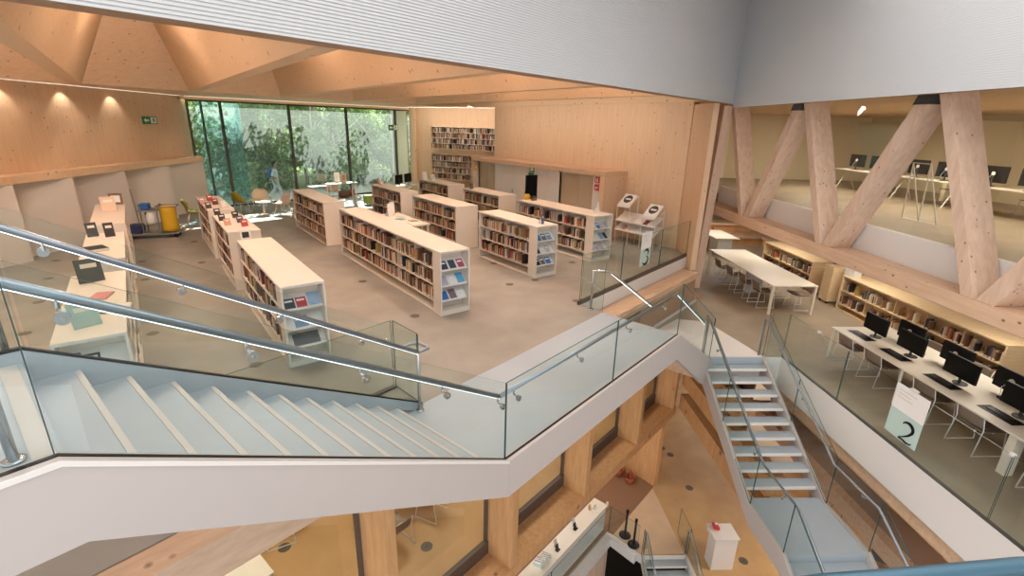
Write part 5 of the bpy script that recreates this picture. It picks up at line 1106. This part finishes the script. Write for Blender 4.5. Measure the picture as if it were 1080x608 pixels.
for i, (x, y, k) in enumerate(spots):
    M = Matrix.Translation((x, y, -.03)) @ Matrix.Rotation(random.uniform(0, 6.28), 4, 'Z') @ Matrix.Diagonal((1, 1, random.uniform(.92, 1.12), 1)); cnt[k] += 1
    row = 'just outside the windows' if y < 29.3 else 'mid-grove outside' if y < 32.2 else 'at the back of the grove'
    lab = '%s %s, %s of its sort' % (kind[k], row, ordinal(cnt[k]))
    if k not in used: T0[k].matrix_world = M; T0[k]['label'] = lab; used.add(k); o = T0[k]
    else: o = copy_tree(T0[k], M, lab)
    o['group'] = 'trees outside the windows'
    if k == 3: o['category'] = 'shrub'; o.name = 'shrub'
# hedge behind the trees closes the view
random.seed(9); M = Matrix.Translation((9, 38, 0)); r = thing('hedge', M, 'tall dense hedge closing the view behind the trees outside', 'hedge'); b = MB()
b.grid(lambda u, v: (-16+48*u, 39.5-6*abs(u-.45), -.03+9.5*v), 24, 6, 'leaf'); b.build('growth', r)
b = MB()
for k in range(9000):
    u = random.random(); p = Vector((-16+48*u, 39.3-6*abs(u-.45)-random.random()*.8, random.random()*9.4)); d = Vector((random.gauss(0, 1), random.gauss(0, 1), random.gauss(0, 1))).normalized(); s = d.orthogonal().normalized(); L = random.uniform(.12, .26)
    b.add([p-d*L, p+s*L*.5, p+d*L, p-s*L*.5], [(0, 1, 2, 3)], 'leaf_pale' if random.random() < .4 else 'leaf')
b.build('leaves', r)
# ---- person walking outside
def skin_obj(name, pts, edges, rad, mt, parent, M, sub=2, root=0):
    me = bpy.data.meshes.new(name); me.from_pydata(pts, edges, []); o = bpy.data.objects.new(name, me); col.objects.link(o); me.materials.append(MAT[mt])
    sk = o.modifiers.new('skin', 'SKIN'); sk.use_smooth_shade = True
    if not me.skin_vertices: me.skin_vertices.new()
    for i, v in enumerate(me.skin_vertices[0].data): v.radius = (rad[i], rad[i]) if not isinstance(rad[i], tuple) else rad[i]; v.use_root = (i == root)
    sd_ = o.modifiers.new('sub', 'SUBSURF'); sd_.levels = sub; sd_.render_levels = sub
    bpy.context.view_layer.update()
    me2 = bpy.data.meshes.new_from_object(o.evaluated_get(bpy.context.evaluated_depsgraph_get())); me2.name = name
    me2.materials.clear(); me2.materials.append(MAT[mt])
    for p in me2.polygons: p.use_smooth = True
    bpy.data.objects.remove(o); q = bpy.data.objects.new(name, me2); col.objects.link(q); q.parent = parent
    return q
pp = at(293, 211.5, -.03); M = Matrix.Translation((pp.x, pp.y, -.03)) @ Matrix.Rotation(-PI/2-.3, 4, 'Z')     # walks along its +y
pe = thing('person', M, 'person in a white shirt and pale trousers with a blue backpack walking outside the window', 'person')
J = [(0, 0, .95), (0, .01, 1.12), (0, .02, 1.32), (0, .02, 1.46), (0, .04, 1.55), (0, .05, 1.63), (0, .05, 1.72),       # 0 pelvis .. 6 crown
     (.1, 0, .9), (.1, .2, .5), (.1, .2, .1), (.1, .34, .05),                                                             # right leg forward
     (-.1, 0, .9), (-.1, -.06, .5), (-.1, -.36, .17), (-.1, -.28, .06),                                                  # left leg back
     (.19, .02, 1.4), (.24, -.1, 1.14), (.23, -.02, .92), (.225, .02, .84),
     (-.19, .02, 1.4), (-.24, .1, 1.15), (-.22, .28, 1.0), (-.215, .34, .95)]
Ee = [(0, 1), (1, 2), (2, 3), (3, 4), (4, 5), (5, 6), (0, 7), (7, 8), (8, 9), (9, 10), (0, 11), (11, 12), (12, 13), (13, 14), (2, 15), (15, 16), (16, 17), (17, 18), (2, 19), (19, 20), (20, 21), (21, 22)]
Rr = [.13, .115, .125, .06, .07, .095, .07, .085, .058, .04, .035, .085, .058, .04, .035, .055, .042, .03, .03, .055, .042, .03, .03]
hnd = []; 
for (b0, sx) in ((18, 1), (22, -1)):                     # five fingers on each hand
    bp = Vector(J[b0])
    for f in range(5):
        off = Vector((.0, (f-2)*.016, -.05 if f else -.02)) if f else Vector((-sx*.025, .03, -.02))
        J.append(tuple(bp+off)); Rr.append(.009); Ee.append((b0, len(J)-1)); J.append(tuple(bp+off*1.0+Vector((0, .008, -.035)))); Rr.append(.007); Ee.append((len(J)-2, len(J)-1))
skin_obj('body', J, Ee, Rr, 'skin', pe, M)
skin_obj('shirt', J[:4]+[J[15], J[16], J[19], J[20]], [(0, 1), (1, 2), (2, 3), (2, 4), (4, 5), (2, 6), (6, 7)], [.15, .14, .15, .075, .075, .06, .075, .06], 'shirt', pe, M)
skin_obj('trousers', [J[0]]+[J[i] for i in (7, 8, 9, 11, 12, 13)], [(0, 1), (1, 2), (2, 3), (0, 4), (4, 5), (5, 6)], [.145, .105, .08, .065, .105, .08, .065], 'trousers', pe, M)
skin_obj('hair', [(0, .03, 1.68), (0, .02, 1.735), (0, -.01, 1.66)], [(0, 1), (0, 2)], [.098, .07, .085], 'hair', pe, M, 2)
b = MB(M); b.box((-.16, -.3, 1.08), (.16, -.13, 1.48), 'backpack'); b.build('backpack', pe, bevel=.05)
b = MB(M)
for sx in (-1, 1): b.lathe((sx*.035, .135, 1.65), [(.004, -.012), (.012, 0), (.004, .012)], 'black', 8)
b.build('eyes', pe, True)
b = MB(M); b.tube([(0, .13, 1.66), (0, .16, 1.62), (0, .135, 1.61)], .013, 'skin', 8); b.build('nose', pe, True)
b = MB(M); b.tube([(-.025, .132, 1.575), (0, .142, 1.573), (.025, .132, 1.575)], .006, 'rose', 6); b.build('mouth', pe, True)
b = MB(M)
for sx in (-1, 1): b.tube([(sx*.09, .05, 1.66), (sx*.105, .04, 1.64), (sx*.095, .05, 1.61)], .014, 'skin', 6)
b.build('ears', pe, True)
# ================================================================== LIGHT
sc = bpy.context.scene
w = bpy.data.worlds.new('world'); sc.world = w; w.use_nodes = True; bg = w.node_tree.nodes['Background']; bg.inputs[0].default_value = (.94, .965, 1, 1); bg.inputs[1].default_value = 1.9
def area(name, loc, size, power, colr=(1, 1, 1), rot=(0, 0, 0), sy=None):
    l = bpy.data.lights.new(name, 'AREA'); l.energy = power; l.color = colr; l.size = size
    if sy: l.shape = 'RECTANGLE'; l.size_y = sy
    o = bpy.data.objects.new(name, l); col.objects.link(o); o.location = loc; o.rotation_euler = rot; return o
sun = bpy.data.lights.new('sun', 'SUN'); sun.energy = 19; sun.angle = .01; sun.color = (1, .95, .86); so = bpy.data.objects.new('sun', sun); col.objects.link(so)
so.rotation_euler = Vector((-.22, -.72, -.64)).to_track_quat('-Z', 'Y').to_euler()
WARM = (1, .92, .81)
area('skylight_and_fill', (5, .5, 9.1), 12, 820, (.94, .97, 1), sy=9)
area('skylight_and_fill', (9.6, 4.2, 9.1), 5, 240, (.96, .98, 1), sy=3.5)  # second panel added to brighten the dim inner corner of the cladding
# unseen fill lamps added up in the ceiling recesses to brighten the hall
for i in range(0, 6):
    xm = (RX[i]+RX[i+1])/2
    for y in (9.2, 13.2):
        if y < yW(xm, 2.4) or False: continue
        l = bpy.data.lights.new('recess_fill', 'POINT'); l.energy = 235; l.color = (1, .97, .93); l.shadow_soft_size = .25
        o = bpy.data.objects.new('recess_fill', l); col.objects.link(o); o.location = (xm, y, ZC+RISE-.6)
for e in (13.4, 15.3, 17.2):
    l = bpy.data.lights.new('wall_washer', 'SPOT'); l.energy = 22; l.spot_size = 1.6; l.spot_blend = .6; l.color = WARM; l.shadow_soft_size = .03
    o = bpy.data.objects.new('wall_washer', l); col.objects.link(o); o.location = E(e, -11.9, ZC-.05); o.rotation_euler = (Vector((0, 0, -1))-En*.35).to_track_quat('-Z', 'Y').to_euler()
# strip lights along the window head and the far wall
b = MB(FG); b.box((-.1, -.3, ZC-.014), (10.8, -.27, ZC-.002), 'led'); tag(b.build('strip_light'), 'thin warm strip light along the top of the window wall', 'lamp')
b = MB(FS); b.box((-.2, -.5, ZC-.02), (6.5, -.44, ZC-.002), 'led'); tag(b.build('strip_light'), 'thin warm strip light above the far wall shelves', 'lamp')
b = MB(FE); eb(b, 12.5, 20.8, -12.0, -11.96, ZC-.014, ZC-.002, 'led'); tag(b.build('strip_light'), 'thin warm strip light along the top of the left timber wall', 'lamp')
# unseen lamps added to light second level, office, lower rooms, ground floor
for e in (8, 12, 16, 20): area('level_fill', E(e, 9.6, 1.14), 1.2, 52, WARM)
for e in (9, 13, 17): area('office_fill', E(e, 11.5, 4.25), 1.5, 130, (1, .93, .8))
for s in (-2, 2.5, 7): area('reading_fill', W(s, 4.5, -.52), 1.2, 100, WARM)
for s, t in ((3, 5), (9, 5)): area('ground_fill', W(s, t, -4.75), 1.2, 110, WARM)
area('ground_fill', E(10, 9.5, -4.85), 1.5, 130, WARM)
d = Vector((.75, 0, -1)); o = area('ceiling_fill', (11.6, 14.2, ZC-.012), .12, 72, (1, .93, .84), (0, 0, 0), 9); zz = -d.normalized(); yy = Vector((0, 1, 0)); xx = yy.cross(zz); R_ = Matrix((xx, yy, zz)).transposed().to_4x4(); R_.translation = o.location; o.matrix_world = R_  # unseen lamp added to brighten the right timber wall
p = SA+Sd*3-FS.to_3x3() @ Vector((0, 1.3, 0)); d = FS.to_3x3() @ Vector((0, .75, -1)); o = area('ceiling_fill', (p.x, p.y, ZC-.012), 5.5, 75, (1, .93, .84), (0, 0, 0), .12)  # another added lamp, lifting the far shelf wall
zz = -d.normalized(); xx = Sd.copy(); yy = zz.cross(xx); R_ = Matrix((xx, yy, zz)).transposed().to_4x4(); R_.translation = o.location; o.matrix_world = R_
for e in (4, 7, 10):  # unseen point lamps added to lift the dark gallery
    l = bpy.data.lights.new('gallery_fill', 'POINT'); l.energy = 9; l.color = WARM; l.shadow_soft_size = .02
    o = bpy.data.objects.new('gallery_fill', l); col.objects.link(o); o.location = E(e, 8.7, -3.3)
v = sc.view_settings; v.view_transform = 'Standard'; v.look = 'None'; v.gamma = 1; v.use_curve_mapping = False; v.exposure = 0
c = sc.cycles; c.max_bounces = 8; c.transparent_max_bounces = 32; c.diffuse_bounces = 4; c.glossy_bounces = 3; c.caustics_reflective = False; c.caustics_refractive = False; c.use_denoising = True; c.sample_clamp_indirect = 8
